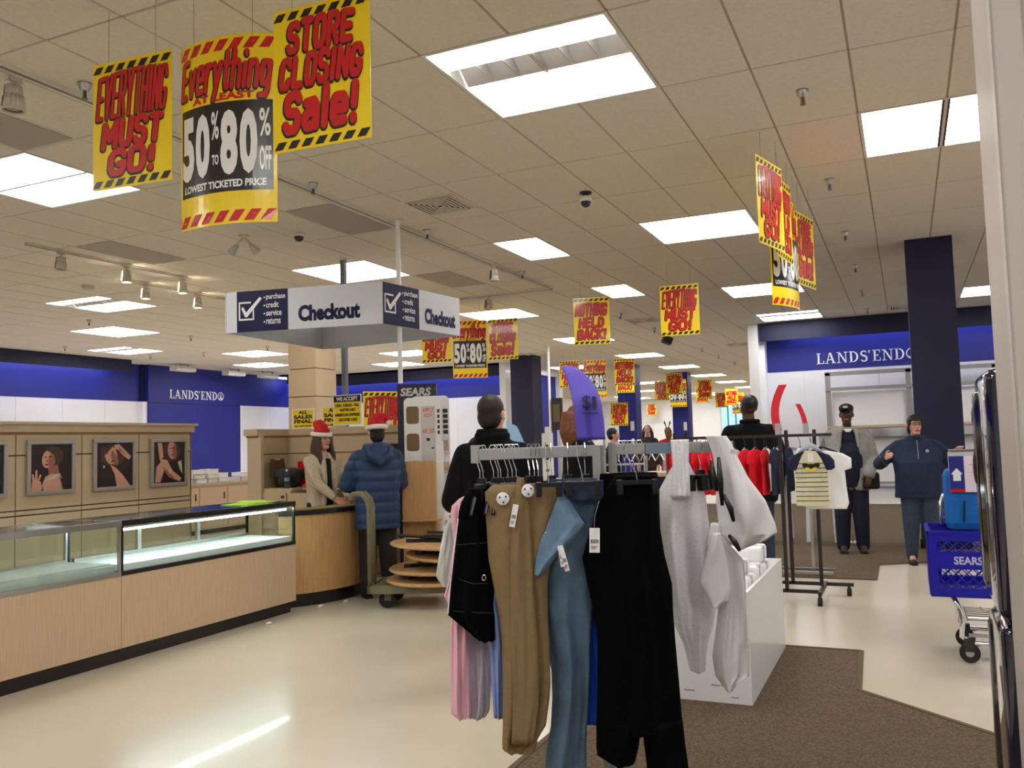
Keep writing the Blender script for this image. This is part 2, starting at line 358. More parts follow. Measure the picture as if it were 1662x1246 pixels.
# ---- columns (building structure)
def column(name, x0, x1, y0, y1, m, z1=H_CEIL):
    return struct(name, MB().b2((x0, y0, 0), (x1, y1, z1)), m)
cR = column('wall_column_right', .11, .65, 12.0, 12.55, 'navy_dark')
part('base_trim', MB().b2((.09, 11.98, 0), (.67, 12.57, .12)), 'black_lam', cR)
column('wall_column_middle', -9.98, -9.32, 22.0, 22.66, 'navy_dark')
for nm, x, y in (('wall_column_hall_near', -8.45, 27.0), ('wall_column_hall_far', -7.81, 31.6)):
    c = column(nm, x, x+.6, y, y+.6, 'navy')
    part('switch_plate', MB().b2((x+.4, y-.02, 1.75), (x+.52, y, 2.05)), 'metal_white', c); part('switch_plate', MB().b2((x+.42, y-.02, 1.3), (x+.5, y, 1.5)), 'metal_white', c)
pil = column('wall_pillar_front', .25, 1.3, 2.4, 2.92, 'pillar')
part('corner_guard', MB().b2((.244, 2.392, 0), (.25, 2.46, H_CEIL)).b2((.244, 2.392, 0), (.31, 2.4, H_CEIL)), mat('pillar_trim', (208, 199, 192), .4), pil)
# beige laminated column behind the cash desk: stacked cladding panels with dark joints
cb = struct('wall_column_beige', MB().b2((-8.65, 10.8, 0), (-8.17, 11.28, H_CEIL)), 'groove')
for z0, z1 in ((0, .9), (.912, 1.6), (1.612, 2.25), (2.262, 2.68), (2.692, 3.3), (3.312, H_CEIL)):
    part('cladding_panel', MB().b2((-8.67, 10.78, z0), (-8.15, 11.3, z1)), 'beige_lam', cb)

# ---------------------------------------------------------------- ceiling: grid of tiles
TX0, TY0, TW, TL = -.205, 4.6, .61, 1.2
FIX = [  # x0, y0, kind, label
 (-2.65, 4.6, 'wide', 'large twin fluorescent ceiling light nearest the camera, with an open grey reflector'),
 (-7.53, 4.6, 'twin', 'twin fluorescent ceiling light behind the leftmost hanging yellow sign'),
 (-.205, 7.0, 'side', 'fluorescent ceiling light beside the white pillar at the right edge'),
 (-2.65, 9.4, 'twin', 'twin fluorescent ceiling light left of the edge-on sale signs'),
 (-4.48, 9.4, 'single', 'single square-looking ceiling light below the black dome camera'),
 (-7.53, 9.4, 'twin', 'twin fluorescent ceiling light right above the hanging checkout sign'),
 (-12.41, 9.4, 'wide', 'twin fluorescent ceiling light with a wide gap, below the left spotlight track'),
 (-14.845, 11.8, 'twin', 'twin fluorescent ceiling light over the left end of the jewellery panel wall'),
 (-17.285, 14.2, 'wide', 'narrow-looking twin ceiling light closest to the blue soffit at the left'),
 (-15.455, 16.6, 'twin', 'ceiling light left of the beige column, nearer of the two there'),
 (-17.285, 19.0, 'twin', 'ceiling light left of the beige column, farther of the two there'),
 (-2.65, 14.2, 'twin', 'slim-looking twin ceiling light touching the edge-on sale signs'),
 (-2.65, 17.8, 'wide', 'twin fluorescent ceiling light just before the right blue wall'),
 (-4.48, 13.0, 'single', 'single ceiling light right behind the nothing held back sign'),
 (-7.53, 14.2, 'twin', 'ceiling light above the middle store closing sign'),
 (-7.53, 19.0, 'twin', 'ceiling light half hidden behind the nothing held back sign'),
 (-12.41, 19.0, 'twin', 'ceiling light seen below the checkout sign, right of its pole'),
 (-14.235, 21.4, 'twin', 'ceiling light in front of the mid blue wall, left of the kiosk'),
 (-7.53, 23.8, 'twin', None), (-7.53, 28.6, 'twin', None), (-7.53, 33.4, 'twin', None), (-7.53, 38.2, 'twin', None), (-7.53, 43.0, 'twin', None),
 (-10.58, 26.2, 'twin', None), (-10.58, 35.8, 'twin', None), (-12.41, 41.8, 'twin', None), (-13.63, 33.4, 'twin', None), (-14.85, 46.6, 'twin', None), (-10.58, 46.6, 'twin', None),
 (-12.41, 49.0, 'twin', None), (-9.97, 49.0, 'twin', None), (-7.53, 49.0, 'twin', None), (-14.85, 49.0, 'twin', None),  # row of hall lights added to brighten the far wall
 (1.015, 16.6, 'twin', 'ceiling light peeking out left of the white pillar'),
 (-2.65, -.2, 'twin', 'added twin ceiling light, unseen behind the viewer over the carpet'), (-7.53, -.2, 'twin', 'added twin ceiling light, unseen behind the viewer over the counters'), (2.235, 2.2, 'twin', 'added twin ceiling light, unseen right of the white pillar'),  # unseen lights, added to light the near foreground
 (-.205, 2.2, 'twin', 'added twin ceiling light over the front rack, unseen above the view'), (2.235, -.2, 'twin', 'added twin ceiling light, unseen behind the viewer at the right'), (-.205, -2.6, 'twin', 'added twin ceiling light, unseen far behind the viewer'), (-5.085, -2.6, 'twin', 'added twin ceiling light, unseen far back at the left'),  # more added lights out of view, brightening the garments in front
 (-12.41, 2.2, 'twin', 'twin ceiling light far left outside the view'), (2.235, 11.8, 'twin', 'twin ceiling light over the right alcove'), (-12.41, 14.2, 'twin', 'ceiling light hidden behind the checkout sign'),
]
GREY = [(-6.305, 3.4, 'grey ceiling return panel at the upper left edge'), (-8.745, 7.0, 'grey ceiling return panel beside the left spotlight track'), (-5.695, 7.0, 'grey ceiling return panel right below the store closing sale sign'), (-6.305, 10.6, 'grey ceiling return panel above the checkout sign right end')]
skip = set()
def cell(x, y): return (round((x-TX0)/TW), round((y-TY0)/TL))
for x, y, k, l in FIX:
    i, j = cell(x, y); skip.add((i, j))
    if k != 'single': skip.add((i+1, j))
for x, y, l in GREY: skip.add(cell(x, y))
ceil = struct('ceiling', MB().b2((XL-.2, YB-.2, H_CEIL+.16), (XR+.2, YF+.2, H_CEIL+.26)), 'ceil_seam')
tiles = []
for i in range(round((XL-TX0)/TW)-1, round((XR-TX0)/TW)+1):
    for j in range(round((YB-TY0)/TL)-1, round((YF-TY0)/TL)+1):
        if (i, j) in skip: continue
        cx, cy = TX0+(i+.5)*TW, TY0+(j+.5)*TL
        v = Vector((cx, cy, H_CEIL-H_EYE)); d = v.dot(_F)
        vis = d > .3 and abs(v.dot(_R)/d) < .62 and abs(v.dot(_U)/d) < .47
        tiles.append((0 if vis else 1, v.length, cx, cy))
tiles.sort()
def tile_box(mb, cx, cy):
    a, b, e = TW/2-.003, TL/2-.003, .006
    z0, z1 = H_CEIL, H_CEIL+.02
    mb.add([(cx-a+e, cy-b+e, z0), (cx+a-e, cy-b+e, z0), (cx+a-e, cy+b-e, z0), (cx-a+e, cy+b-e, z0), (cx-a, cy-b, z1), (cx+a, cy-b, z1), (cx+a, cy+b, z1), (cx-a, cy+b, z1)],
           [(3, 2, 1, 0), (4, 5, 6, 7), (0, 1, 5, 4), (1, 2, 6, 5), (2, 3, 7, 6), (3, 0, 4, 7)])
    return mb
tm = tile_box(MB(), 0, 0).mesh('ceiling_tile', 'ceil_tile')
for k, (_, _, x, y) in enumerate(tiles[:300]):
    o = link('ceiling_tile', tm, ceil, (x, y, random.uniform(-.002, .001)))
mb = MB()
for _, _, x, y in tiles[300:]: tile_box(mb, x, y)
part('distant_ceiling_tiles', mb, 'ceil_tile', ceil)['kind'] = 'stuff'
# suspended grid (tees) behind the joints
mb = MB()
i = round((XL-TX0)/TW)
while TX0+i*TW < XR: mb.b2((TX0+i*TW-.012, YB, H_CEIL+.008), (TX0+i*TW+.012, YF, H_CEIL+.03)); i += 1
j = round((YB-TY0)/TL)
while TY0+j*TL < YF: mb.b2((XL, TY0+j*TL-.012, H_CEIL+.008), (XR, TY0+j*TL+.012, H_CEIL+.03)); j += 1
part('grid_tees', mb, 'ceil_seam', ceil)['kind'] = 'stuff'

# ---- fluorescent troffers set into the grid
def troffer(kind):
    w = TW if kind == 'single' else 2*TW; P = {}
    fr = MB(); e = .025
    for a, b in (((0, 0), (w, e)), ((0, TL-e), (w, TL)), ((0, e), (e, TL-e)), ((w-e, e), (w, TL-e))): fr.b2((a[0], a[1], -.004), (b[0], b[1], .12))
    fr.b2((0, 0, .12), (w, TL, .13)); P['frame'] = [(fr, 'metal_white')]
    if kind == 'single': P['lens'] = [(MB().b2((e+.02, .04, 0), (w-e-.02, TL-.04, .02)), 'lamp_lens')]
    elif kind == 'twin': P['lens'] = [(MB().b2((.035, .035, 0), (w-.035, .585, .02)), 'lamp_lens'), (MB().b2((.035, .615, 0), (w-.035, TL-.035, .02)), 'lamp_lens')]; P['divider'] = [(MB().b2((e, .585, -.003), (w-e, .615, .06)), 'reflector')]
    elif kind == 'side': P['lens'] = [(MB().b2((.035, .035, 0), (w/2-.03, TL-.035, .02)), 'lamp_lens'), (MB().b2((w/2+.03, .035, 0), (w-.035, TL-.035, .02)), 'lamp_lens')]; P['divider'] = [(MB().b2((w/2-.028, e, -.003), (w/2-.012, TL-e, .06)).b2((w/2+.012, e, -.003), (w/2+.028, TL-e, .06)), 'groove'), (MB().b2((w/2-.012, e, 0), (w/2+.012, TL-e, .05)), 'metal_white')]
    elif kind == 'wide':
        P['lens'] = [(MB().b2((.035, .03, 0), (w-.035, .29, .02)), 'lamp_lens'), (MB().b2((.035, .63, 0), (w-.035, TL-.035, .02)), 'lamp_lens')]
        rf = MB(); rf.add([(.03, .29, .03), (w-.03, .29, .03), (w-.03, .45, .11), (.03, .45, .11), (w-.03, .6, .01), (.03, .6, .01)], [(0, 1, 2, 3), (3, 2, 4, 5)])
        P['reflector'] = [(rf, 'reflector')]
        P['baffle'] = [(MB().b2((.04+q*(w-.08)/6-.004, .29, .005), (.04+q*(w-.08)/6+.004, .6, .09)), 'reflector') for q in range(1, 6)]
    return [(n, mb.mesh(n, m)) for n, l in P.items() for mb, m in l]
TROF = {k: troffer(k) for k in ('single', 'twin', 'side', 'wide')}
for x, y, k, l in FIX:
    i, j = cell(x, y)
    t = thing('ceiling_light', l or 'distant fluorescent ceiling light over the far hall behind the sale signs', 'ceiling light', (TX0+i*TW, TY0+j*TL, H_CEIL), 0, None if l else 'far hall ceiling lights')
    for n, me in TROF[k]: link(n, me, t)
for x, y, l in GREY:
    i, j = cell(x, y); t = thing('return_air_panel', l, 'vent', (TX0+(i+.5)*TW, TY0+(j+.5)*TL, H_CEIL))
    part('frame', MB().b2((-.3, -.595, .002), (.3, .595, .02)), 'metal_white', t); part('perforated_sheet', MB().b2((-.28, -.575, -.004), (.28, .575, .004)), 'return_grey', t)
# ---- louvred supply diffusers
for x, y, l in ((-4.18, 7.6, 'square louvred ceiling vent just right of the white kiosk pole'), (-4.8, 17.2, 'square ceiling vent between two small hanging signs'), (.1, 18.4, 'ceiling vent right of the tall blue column'), (-3.9, 23.2, 'dark ceiling vent left of the white end post')):
    t = thing('ceiling_vent', l, 'vent', (x, y, H_CEIL-.002))
    part('frame', MB().b2((-.29, -.29, -.012), (.29, .29, 0)), 'ceil_tile', t)
    part('core', MB().b2((-.26, -.26, -.013), (.26, .26, -.012)), 'grille', t)
    for q in range(6):
        a = .25-q*.042; mb = MB()
        for (xa, ya), (xb, yb) in (((-a, -a), (a, -a)), ((a, -a), (a, a)), ((a, a), (-a, a)), ((-a, a), (-a, -a))):
            mb.bar((xa, ya, -.018), (xb, yb, -.018), .02, .006)
        part('louvre', mb, 'metal_white' if q == 5 else 'ceil_tile', t)
# ================================================================ THINGS ON THE CEILING
def sprinkler(x, y, l, g=None):
    t = thing('fire_sprinkler', l, 'sprinkler', (x, y, H_CEIL-.001), 0, g)
    part('cup', MB().lathe([(.045, 0), (.043, -.012), (.03, -.05), (.02, -.055), (.012, -.05)], n=14), 'steel', t, smooth=True)
    part('head', MB().lathe([(.009, -.045), (.009, -.09), (.004, -.095), (.02, -.1), (.02, -.104)], n=10).bar((-.014, 0, -.06), (-.014, 0, -.1), .004).bar((.014, 0, -.06), (.014, 0, -.1), .004), 'brass', t)
SPR = [(-4.79, 3.92, 'chrome sprinkler left of the everything must go sign'), (-4.84, 6.4, 'chrome sprinkler right below the store closing sale sign'), (-.54, 6.34, 'nearest of the sprinkler row at the right, between lights and pillar'),
       (-.54, 8.72, 'second nearest sprinkler of the right row'), (-.54, 11.1, 'third sprinkler of the right row, left of the blue column'), (-.54, 13.4, 'fourth sprinkler of the right row, left of the blue column'), (-.55, 15.85, 'fifth sprinkler of the right row, left of the blue column'),
       (-.56, 18.2, 'farthest sprinkler of the right row, above the blue alcove'), (-4.82, 8.45, 'sprinkler right of the checkout sign pole'), (-4.85, 11.2, 'sprinkler at the bend of the spotlight track'), (-13.3, 11.0, 'sprinkler between the stacked ceiling lights at the left')]
for a in SPR: sprinkler(*a)
for x, y in ((-16.95, 13.4), (-16.95, 15.8), (-13.55, 13.7), (-15.6, 16.2), (-16.4, 19.2), (-13.55, 16.1), (-10.98, 17.85), (-4.9, 16.0), (-4.9, 18.5), (-4.94, 23.56), (-4.94, 25.85), (-4.94, 28.5)):
    sprinkler(x, y, 'small distant fire sprinkler on the ceiling', 'distant fire sprinklers')
# dome cameras
for x, y, l, white in ((-2.74, 7.95, 'black and white dome camera hanging below the ceiling, right of the big sale signs', 1), (-6.16, 7.87, 'small black dome camera flush on the ceiling beside the twin spotlights', 0)):
    t = thing('dome_camera', l, 'camera', (x, y, H_CEIL-.001))
    if white:
        part('mount', MB().lathe([(.06, 0), (.06, -.015), (.03, -.02), (.03, -.04)], n=16), 'black_plastic', t, smooth=True)
        part('housing', MB().lathe([(.02, -.04), (.058, -.045), (.062, -.09), (.055, -.095)], n=18), 'white_gloss', t, smooth=True)
        part('dome', MB().lathe([(.053, -.093), (.052, -.11), (.038, -.138), (.015, -.148)], n=18), 'dome', t, smooth=True)
    else:
        part('housing', MB().lathe([(.07, 0), (.07, -.02), (.06, -.03)], n=18), 'white_gloss', t, smooth=True)
        part('dome', MB().lathe([(.056, -.028), (.05, -.06), (.03, -.08), (.01, -.085)], n=18), 'dome', t, smooth=True)
for x, y, l in ((-10.6, 8.75, 'beige smoke detector on the ceiling below the left spotlights'), (-9.2, 21.5, 'small beige smoke detector near the middle blue column')):
    t = thing('smoke_detector', l, 'detector', (x, y, H_CEIL-.001))
    part('base', MB().lathe([(.09, 0), (.09, -.015), (.082, -.02)], n=18), 'metal_white', t, smooth=True)
    part('cover', MB().lathe([(.08, -.02), (.075, -.05), (.05, -.07), (.01, -.072)], n=18), 'spot_white', t, smooth=True)
# spotlight tracks
def track(l, pts, label_cat='track'):
    t = thing('light_track', l, 'track', (pts[0][0], pts[0][1], H_CEIL-.001)); o = Vector((pts[0][0], pts[0][1], 0))
    for a, b in zip(pts[:-1], pts[1:]):
        a3, b3 = Vector((*a, 0))-o, Vector((*b, 0))-o; d = (b3-a3).normalized(); n = Vector((-d.y, d.x, 0))*.014
        part('rail', MB().bar(a3+Vector((0, 0, -.014)), b3+Vector((0, 0, -.014)), .036, .028), 'metal_white', t)
        part('slot', MB().bar(a3+n*.55+Vector((0, 0, -.0285)), b3+n*.55+Vector((0, 0, -.0285)), .006, .003).bar(a3-n*.55+Vector((0, 0, -.0285)), b3-n*.55+Vector((0, 0, -.0285)), .006, .003), 'groove', t)
    return t
track('long pale spotlight track running behind the big sale signs to a bend', [(-4.97, 1.0), (-4.97, 12.65), (-6.88, 12.65)])
track('pale spotlight track at the left carrying three lit cylinder spots', [(-9.0, 6.6), (-9.0, 9.1)])
track('short pale spotlight track ending behind the checkout sign', [(-9.75, 8.6), (-9.75, 11.0)])
def spot(x, y, l, on=True, big=1.0):
    t = thing('track_spotlight', l, 'spotlight', (x, y, H_CEIL-.03))
    s = big
    part('adapter', MB().box((0, 0, -.015), (.035*s, .09*s, .03)).cyl((0, 0, -.02), (0, 0, -.06*s), .012*s), 'spot_white', t)
    mb = MB(); n = 16                                 # slotted cylinder housing
    for k in range(n):
        if k in (2, 3, 10, 11): continue
        a, b = 2*math.pi*k/n, 2*math.pi*(k+1)/n
        for (r0, z0), (r1, z1) in (((.05, -.06), (.056, -.12)), ((.056, -.12), (.066, -.2))):
            mb.add([(r0*s*math.cos(a), r0*s*math.sin(a), z0*s), (r0*s*math.cos(b), r0*s*math.sin(b), z0*s), (r1*s*math.cos(b), r1*s*math.sin(b), z1*s), (r1*s*math.cos(a), r1*s*math.sin(a), z1*s)], [(0, 1, 2, 3)])
    h = part('housing', mb, 'spot_white', t, smooth=True); so = h.modifiers.new('solid', 'SOLIDIFY'); so.thickness = .004
    part('cap_plate', MB().lathe([(.05*s, -.058*s), (.05*s, -.064*s)], n=16), 'spot_white', t)
    part('rim', MB().lathe([(.064*s, -.195*s), (.07*s, -.2*s), (.07*s, -.212*s), (.06*s, -.212*s), (.058*s, -.2*s)], n=20, cap=False), 'spot_white', t, smooth=True)
    part('bulb', MB().lathe([(.016*s, -.07*s), (.02*s, -.11*s), (.05*s, -.18*s), (.052*s, -.195*s), (.03*s, -.2*s), (.005*s, -.203*s)], n=16), 'bulb' if on else mat('bulb_off', (150, 140, 120), .2), t, smooth=True)
spot(-5.04, 3.6, 'large unlit cylinder spotlight at the upper left edge', False, 1.05)
spot(-9.0, 7.05, 'unlit cylinder spotlight at the near end of the left track', False)
spot(-9.0, 8.0, 'lit cylinder spotlight in the middle of the left track')
spot(-9.0, 8.95, 'lit cylinder spotlight at the far end of the left track')
spot(-9.75, 9.0, 'lit lower cylinder spotlight at the near end of the short track')
spot(-9.75, 10.0, 'lit cylinder spotlight nearest the checkout sign')
spot(-4.97, 10.5, 'unlit pale spotlight on the long track above the checkout sign end', False)
spot(-6.1, 12.65, 'unlit pale spotlight on the track end beyond the checkout sign', False)
t = thing('twin_spotlight', 'small twin ceiling spotlight with two angled lamps under the biggest sale sign', 'spotlight', (-6.72, 7.6, H_CEIL-.001))
part('plate', MB().lathe([(.06, 0), (.06, -.02), (.02, -.03)], n=14), 'spot_white', t)
for sx in (-1, 1):
    a = part('arm', MB().tube([(0, 0, -.02), (.05*sx, .02*sx, -.07), (.09*sx, .03*sx, -.12)], .012), 'spot_white', t)
    part('lamp', MB().tube([(.07*sx, .02*sx, -.1), (.11*sx, .03*sx, -.15), (.15*sx, .04*sx, -.2)], [.02, .035, .055], 14), 'reflector', a, smooth=True)
t = thing('emergency_spotlight', 'small dark projector lamp hanging below the everything must go sign', 'spotlight', (-4.9, 19.6, H_CEIL-.001))
part('bracket', MB().cyl((0, 0, 0), (0, 0, -.1), .012), 'black_plastic', t); part('lamp_head', MB().box((0, 0, -.17), (.2, .22, .16), ry=.4, rz=.5), 'grille', t)
# white linear wall washers in front of the left lettering
for i, (x, y) in enumerate(((-18.1, 18.0), (-18.1, 20.0), (-18.0, 21.4), (-17.9, 22.9))):
    t = thing('wall_washer', ['white box wall washer above the left wall lettering start', 'white box wall washer above the left wall lettering end', 'white rounded wall washer right of the blue pier', 'white box wall washer closest to the beige column'][i], 'light', (x, y, H_CEIL-.001), 0, 'wall washers')
    for sy in (-.225, .225): part('stem', MB().b2((-.02, sy-.025, -.1), (.02, sy+.025, 0)), 'metal_white', t)
    part('housing', MB().plate([(-.12, -.2), (.12, -.2), (.15, -.14), (.12, -.08), (-.12, -.08)], -.36, .36), 'metal_white', t)
# ================================================================ HANGING SALE SIGNS
SW, SH, BW, BH = .54, .71, .6, 1.0
def bend_fn(curve, w):
    if not curve: return lambda v: v
    rr = w/curve
    return lambda v: Vector((rr*math.sin(v.x/rr), v.y+rr*(1-math.cos(v.x/rr)), v.z))
def stripes(w, z0, z1, n, y, sl=.35):
    mb = MB(); st = w/n
    for k in range(-1, n+1):
        a = -w/2+k*st; poly = [(a, z0), (a+st*.62, z0), (a+st*.62+(z1-z0)*sl*2, z1), (a+(z1-z0)*sl*2, z1)]
        poly = [(min(max(x, -w/2), w/2), z) for x, z in poly]
        if max(p[0] for p in poly)-min(p[0] for p in poly) > .004: mb.add([(x, y, z) for x, z in poly], [(0, 1, 2, 3)])
    return mb
def sub_plate(w, z0, z1, y0, y1, n=16):
    mb = MB(); rings = []
    for k in range(n+1):
        x = -w/2+w*k/n; rings.append([(x, y0, z0), (x, y1, z0), (x, y1, z1), (x, y0, z1)])
    return mb.ring_loft([[Vector(p) for p in r] for r in rings])
def arch(a, b): return a, b*(1-.18*(1-a)) + .0
def wob(k):
    return lambda a, b: (a+(b-.5)*.05, b*(1+.10*math.sin(a*math.pi))+k*a)
SIGNDEF = {
 'everything_must_go': (SW, SH, 'k', [('EVERYTHING', -.235, .245, .385, .63, 'r'), ('MUST', -.205, .215, .215, .375, 'r'), ('GO!', -.16, .17, .065, .21, 'r')]),
 'nothing_held_back': (SW, SH, 'k', [('NOTHING', -.235, .24, .43, .62, 'r'), ('HELD', -.19, .19, .255, .41, 'r'), ('BACK!', -.22, .22, .075, .235, 'r')]),
 'store_closing_sale': (SW, SH, 'k', [('STORE', -.19, .19, .475, .64, 'r'), ('CLOSING', -.235, .235, .3, .465, 'r'), ('Sale!', -.215, .21, .075, .29, 'r')]),
 'fifty_to_eighty': (BW, BH, 'r', [('Everything', -.28, .285, .70, .915, 'r'), ('AT LEAST', -.19, .19, .655, .695, 'rs')]),
}
GL = {'E': [[(1, 1), (0, 1), (0, 0), (1, 0)], [(0, .5), (.85, .5)]], 'V': [[(0, 1), (.5, 0), (1, 1)]], 'R': [[(0, 0), (0, 1), (.75, 1), (1, .85), (1, .65), (.75, .5), (0, .5)], [(.5, .5), (1, 0)]], 'Y': [[(0, 1), (.5, .48), (1, 1)], [(.5, .48), (.5, 0)]],
 'T': [[(0, 1), (1, 1)], [(.5, 1), (.5, 0)]], 'H': [[(0, 0), (0, 1)], [(1, 0), (1, 1)], [(0, .5), (1, .5)]], 'I': [[(.5, 0), (.5, 1)]], 'N': [[(0, 0), (0, 1), (1, 0), (1, 1)]], 'G': [[(1, .78), (.8, 1), (.2, 1), (0, .8), (0, .2), (.2, 0), (.8, 0), (1, .2), (1, .42), (.6, .42)]],
 'M': [[(0, 0), (0, 1), (.5, .3), (1, 1), (1, 0)]], 'U': [[(0, 1), (0, .2), (.2, 0), (.8, 0), (1, .2), (1, 1)]], 'S': [[(1, .85), (.8, 1), (.2, 1), (0, .86), (0, .64), (.2, .52), (.8, .48), (1, .36), (1, .14), (.8, 0), (.2, 0), (0, .15)]],
 'O': [[(.2, 1), (.8, 1), (1, .8), (1, .2), (.8, 0), (.2, 0), (0, .2), (0, .8), (.2, 1)]], '!': [[(.5, 1), (.5, .42)], [(.5, .06), (.5, 0)]], 'L': [[(0, 1), (0, 0), (1, 0)]], 'D': [[(0, 0), (0, 1), (.7, 1), (1, .75), (1, .25), (.7, 0), (0, 0)]], 'B': [[(0, 0), (0, 1), (.75, 1), (.95, .85), (.95, .65), (.75, .52), (0, .52)], [(.75, .52), (1, .4), (1, .14), (.75, 0), (0, 0)]],
 'A': [[(0, 0), (.42, 1), (.58, 1), (1, 0)], [(.2, .3), (.8, .3)]], 'C': [[(1, .78), (.8, 1), (.2, 1), (0, .8), (0, .2), (.2, 0), (.8, 0), (1, .22)]], 'K': [[(0, 0), (0, 1)], [(1, 1), (.1, .48), (1, 0)]],
 'v': [[(0, .68), (.5, 0), (1, .68)]], 'e': [[(0, .34), (1, .34), (1, .52), (.8, .68), (.2, .68), (0, .5), (0, .16), (.2, 0), (.95, .02)]], 'r': [[(0, 0), (0, .68)], [(0, .42), (.45, .68), (1, .66)]], 'y': [[(0, .68), (.5, .1)], [(1, .68), (.25, -.28)]], 't': [[(.4, .95), (.4, .15), (.6, 0), (1, .02)], [(0, .66), (1, .66)]],
 'h': [[(0, 0), (0, 1)], [(0, .5), (.3, .68), (.7, .68), (1, .5), (1, 0)]], 'i': [[(.5, 0), (.5, .6)], [(.5, .88), (.5, .94)]], 'n': [[(0, 0), (0, .68)], [(0, .5), (.3, .68), (.7, .68), (1, .5), (1, 0)]], 'g': [[(1, .68), (1, -.1), (.75, -.28), (.1, -.28)], [(1, .5), (.8, .68), (.2, .68), (0, .5), (0, .22), (.2, .05), (.8, .05), (1, .22)]],
 'a': [[(.1, .66), (.75, .68), (1, .5), (1, 0)], [(1, .4), (.25, .4), (0, .25), (0, .15), (.2, 0), (.7, 0), (1, .18)]], 'l': [[(.5, 0), (.5, 1)]]}
GW = {'I': .5, '!': .5, 'i': .5, 'l': .5, 't': .8, 'r': .8, 'M': 1.2}
def fat_text(mb, s, x0, x1, z0, z1, y, wt=1.0, warp=None, grow=0, dx=0, dz=0):
    ky = y; ws = [GW.get(c, 1.0) for c in s]; un = (x1-x0)/(sum(ws)+.0001); x = x0; h = z1-z0
    for c, w in zip(s, ws):
        cw = w*un; tx = min(.36*un, .28*h)*wt; tz = min(.24*h, .36*un*1.5)*wt; a0, a1 = x+tx/2+.01*un, x+cw-tx/2-.01*un; b0, b1 = z0+tz/2, z1-tz/2
        def mp(p):
            a, b = a0+(a1-a0)*p[0], b0+(b1-b0)*p[1]
            if warp: q = warp((a-x0)/(x1-x0), (b-z0)/h); a, b = x0+(x1-x0)*q[0], z0+h*q[1]
            return a+dx, b+dz
        rx, rz = tx/2+grow, tz/2+grow
        for pl_ in GL[c]:
            P = [mp(p) for p in pl_]
            for (ax, az), (bx, bz) in zip(P[:-1], P[1:]):
                d = math.hypot((bx-ax)/rx, (bz-az)/rz) or 1e-6; nx, nz = -(bz-az)/rz/d*rx, (bx-ax)/rx/d*rz
                ky -= 8e-6; mb.add([(ax+nx, ky, az+nz), (bx+nx, ky, bz+nz), (bx-nx, ky, bz-nz), (ax-nx, ky, az-nz)], [(0, 1, 2, 3)])
            for px_, pz_ in P: ky -= 8e-6; mb.add([(px_+rx*math.cos(k*math.pi/4+.39), ky, pz_+rz*math.sin(k*math.pi/4+.39)) for k in range(8)], [tuple(range(8))])
        x += cw
SIGNMESH = {}
def sign_parts(kind, curve):
    key = (kind, curve)
    if key in SIGNMESH: return SIGNMESH[key]
    w, h, sc, lines = SIGNDEF[kind]; fn = bend_fn(curve, w); L = []
    L.append(('panel', sub_plate(w, 0, h, 0, .003).xf(fn).mesh('panel', 'yellow', False), []))
    bh = .05 if kind != 'fifty_to_eighty' else .07
    for z0 in (.012, h-bh-.012+.006):
        L.append(('striped_band', stripes(w, z0, z0+bh-.012, 7, -.0015).xf(fn).mesh('striped_band', 'sign_black' if sc == 'k' else 'sign_red'), []))
    for s, x0, x1, z0, z1, c in lines:
        wp = wob(.02) if c == 'r' else None
        subs = []; a = MB()
        if c == 'r':
            fat_text(a, s, x0, x1, z0, z1, -.004, 1.0, wp); b = MB(); fat_text(b, s, x0, x1, z0, z1, -.0022, 1.0, wp, grow=.0055, dx=-.005, dz=-.006); subs = [('letter_shadow', b.xf(fn).mesh('letter_shadow', 'sign_black'))]
        else: put_text(a, s, x0, x1, z0, z1, -.004, .04, 0, 1.0, None)
        L.append(('lettering', a.xf(fn).mesh('lettering', 'sign_red'), subs))
    if kind == 'fifty_to_eighty':
        L.append(('black_field', sub_plate(w-.035, .17, .645, -.0015, .0).xf(fn).mesh('black_field', 'sign_black'), []))
        for s, x0, x1, z0, z1 in (('5', -.275, -.175, .255, .6), ('0', -.165, -.065, .255, .6), ('8', .0, .1, .255, .6), ('0', .11, .205, .255, .6)):
            a = MB(); put_text(a, s, x0, x1, z0, z1, -.004, .05); L.append(('numeral', a.xf(fn).mesh('numeral', 'sign_white'), []))
        for s, x0, x1, z0, z1, o in (('%', -.055, -.008, .45, .6, .02), ('TO', -.052, -.01, .315, .37, .04), ('%', .215, .272, .45, .6, .02), ('OFF', .215, .275, .27, .4, .03), ('LOWEST TICKETED PRICE', -.255, .25, .19, .23, .04)):
            a = MB(); put_text(a, s, x0, x1, z0, z1, -.004, o); L.append(('lettering', a.xf(fn).mesh('lettering', 'sign_white'), []))
    SIGNMESH[key] = L
    return L
def sale_sign(kind, pl, pr, label, ztop=3.6, curve=0, string=True, group='hanging sale signs'):
    w, h, _, _ = SIGNDEF[kind]; a = math.atan2(pr[1]-pl[1], pr[0]-pl[0]); c = ((pl[0]+pr[0])/2, (pl[1]+pr[1])/2)
    t = thing('sale_sign', label, 'sign', (c[0], c[1], ztop-h), a, group)
    for n, me, subs in sign_parts(kind, curve):
        o = link(n, me, t)
        for sn, sm in subs: link(sn, sm, o)
    if string:
        fn = bend_fn(curve, w)
        for sx in (-.3, .3):
            p = fn(Vector((sx*w, .001, h-.02))); part('hanging_string', MB().tube([p, (p.x, p.y, H_CEIL-ztop+h)], .0015, 5), 'string', t)
    return t
EMG, NHB, SCS, F58 = 'everything_must_go', 'nothing_held_back', 'store_closing_sale', 'fifty_to_eighty'
sale_sign(EMG, (-3.99, 3.32), (-3.45, 3.36), 'yellow sign reading everything must go, leftmost of the three big ones')
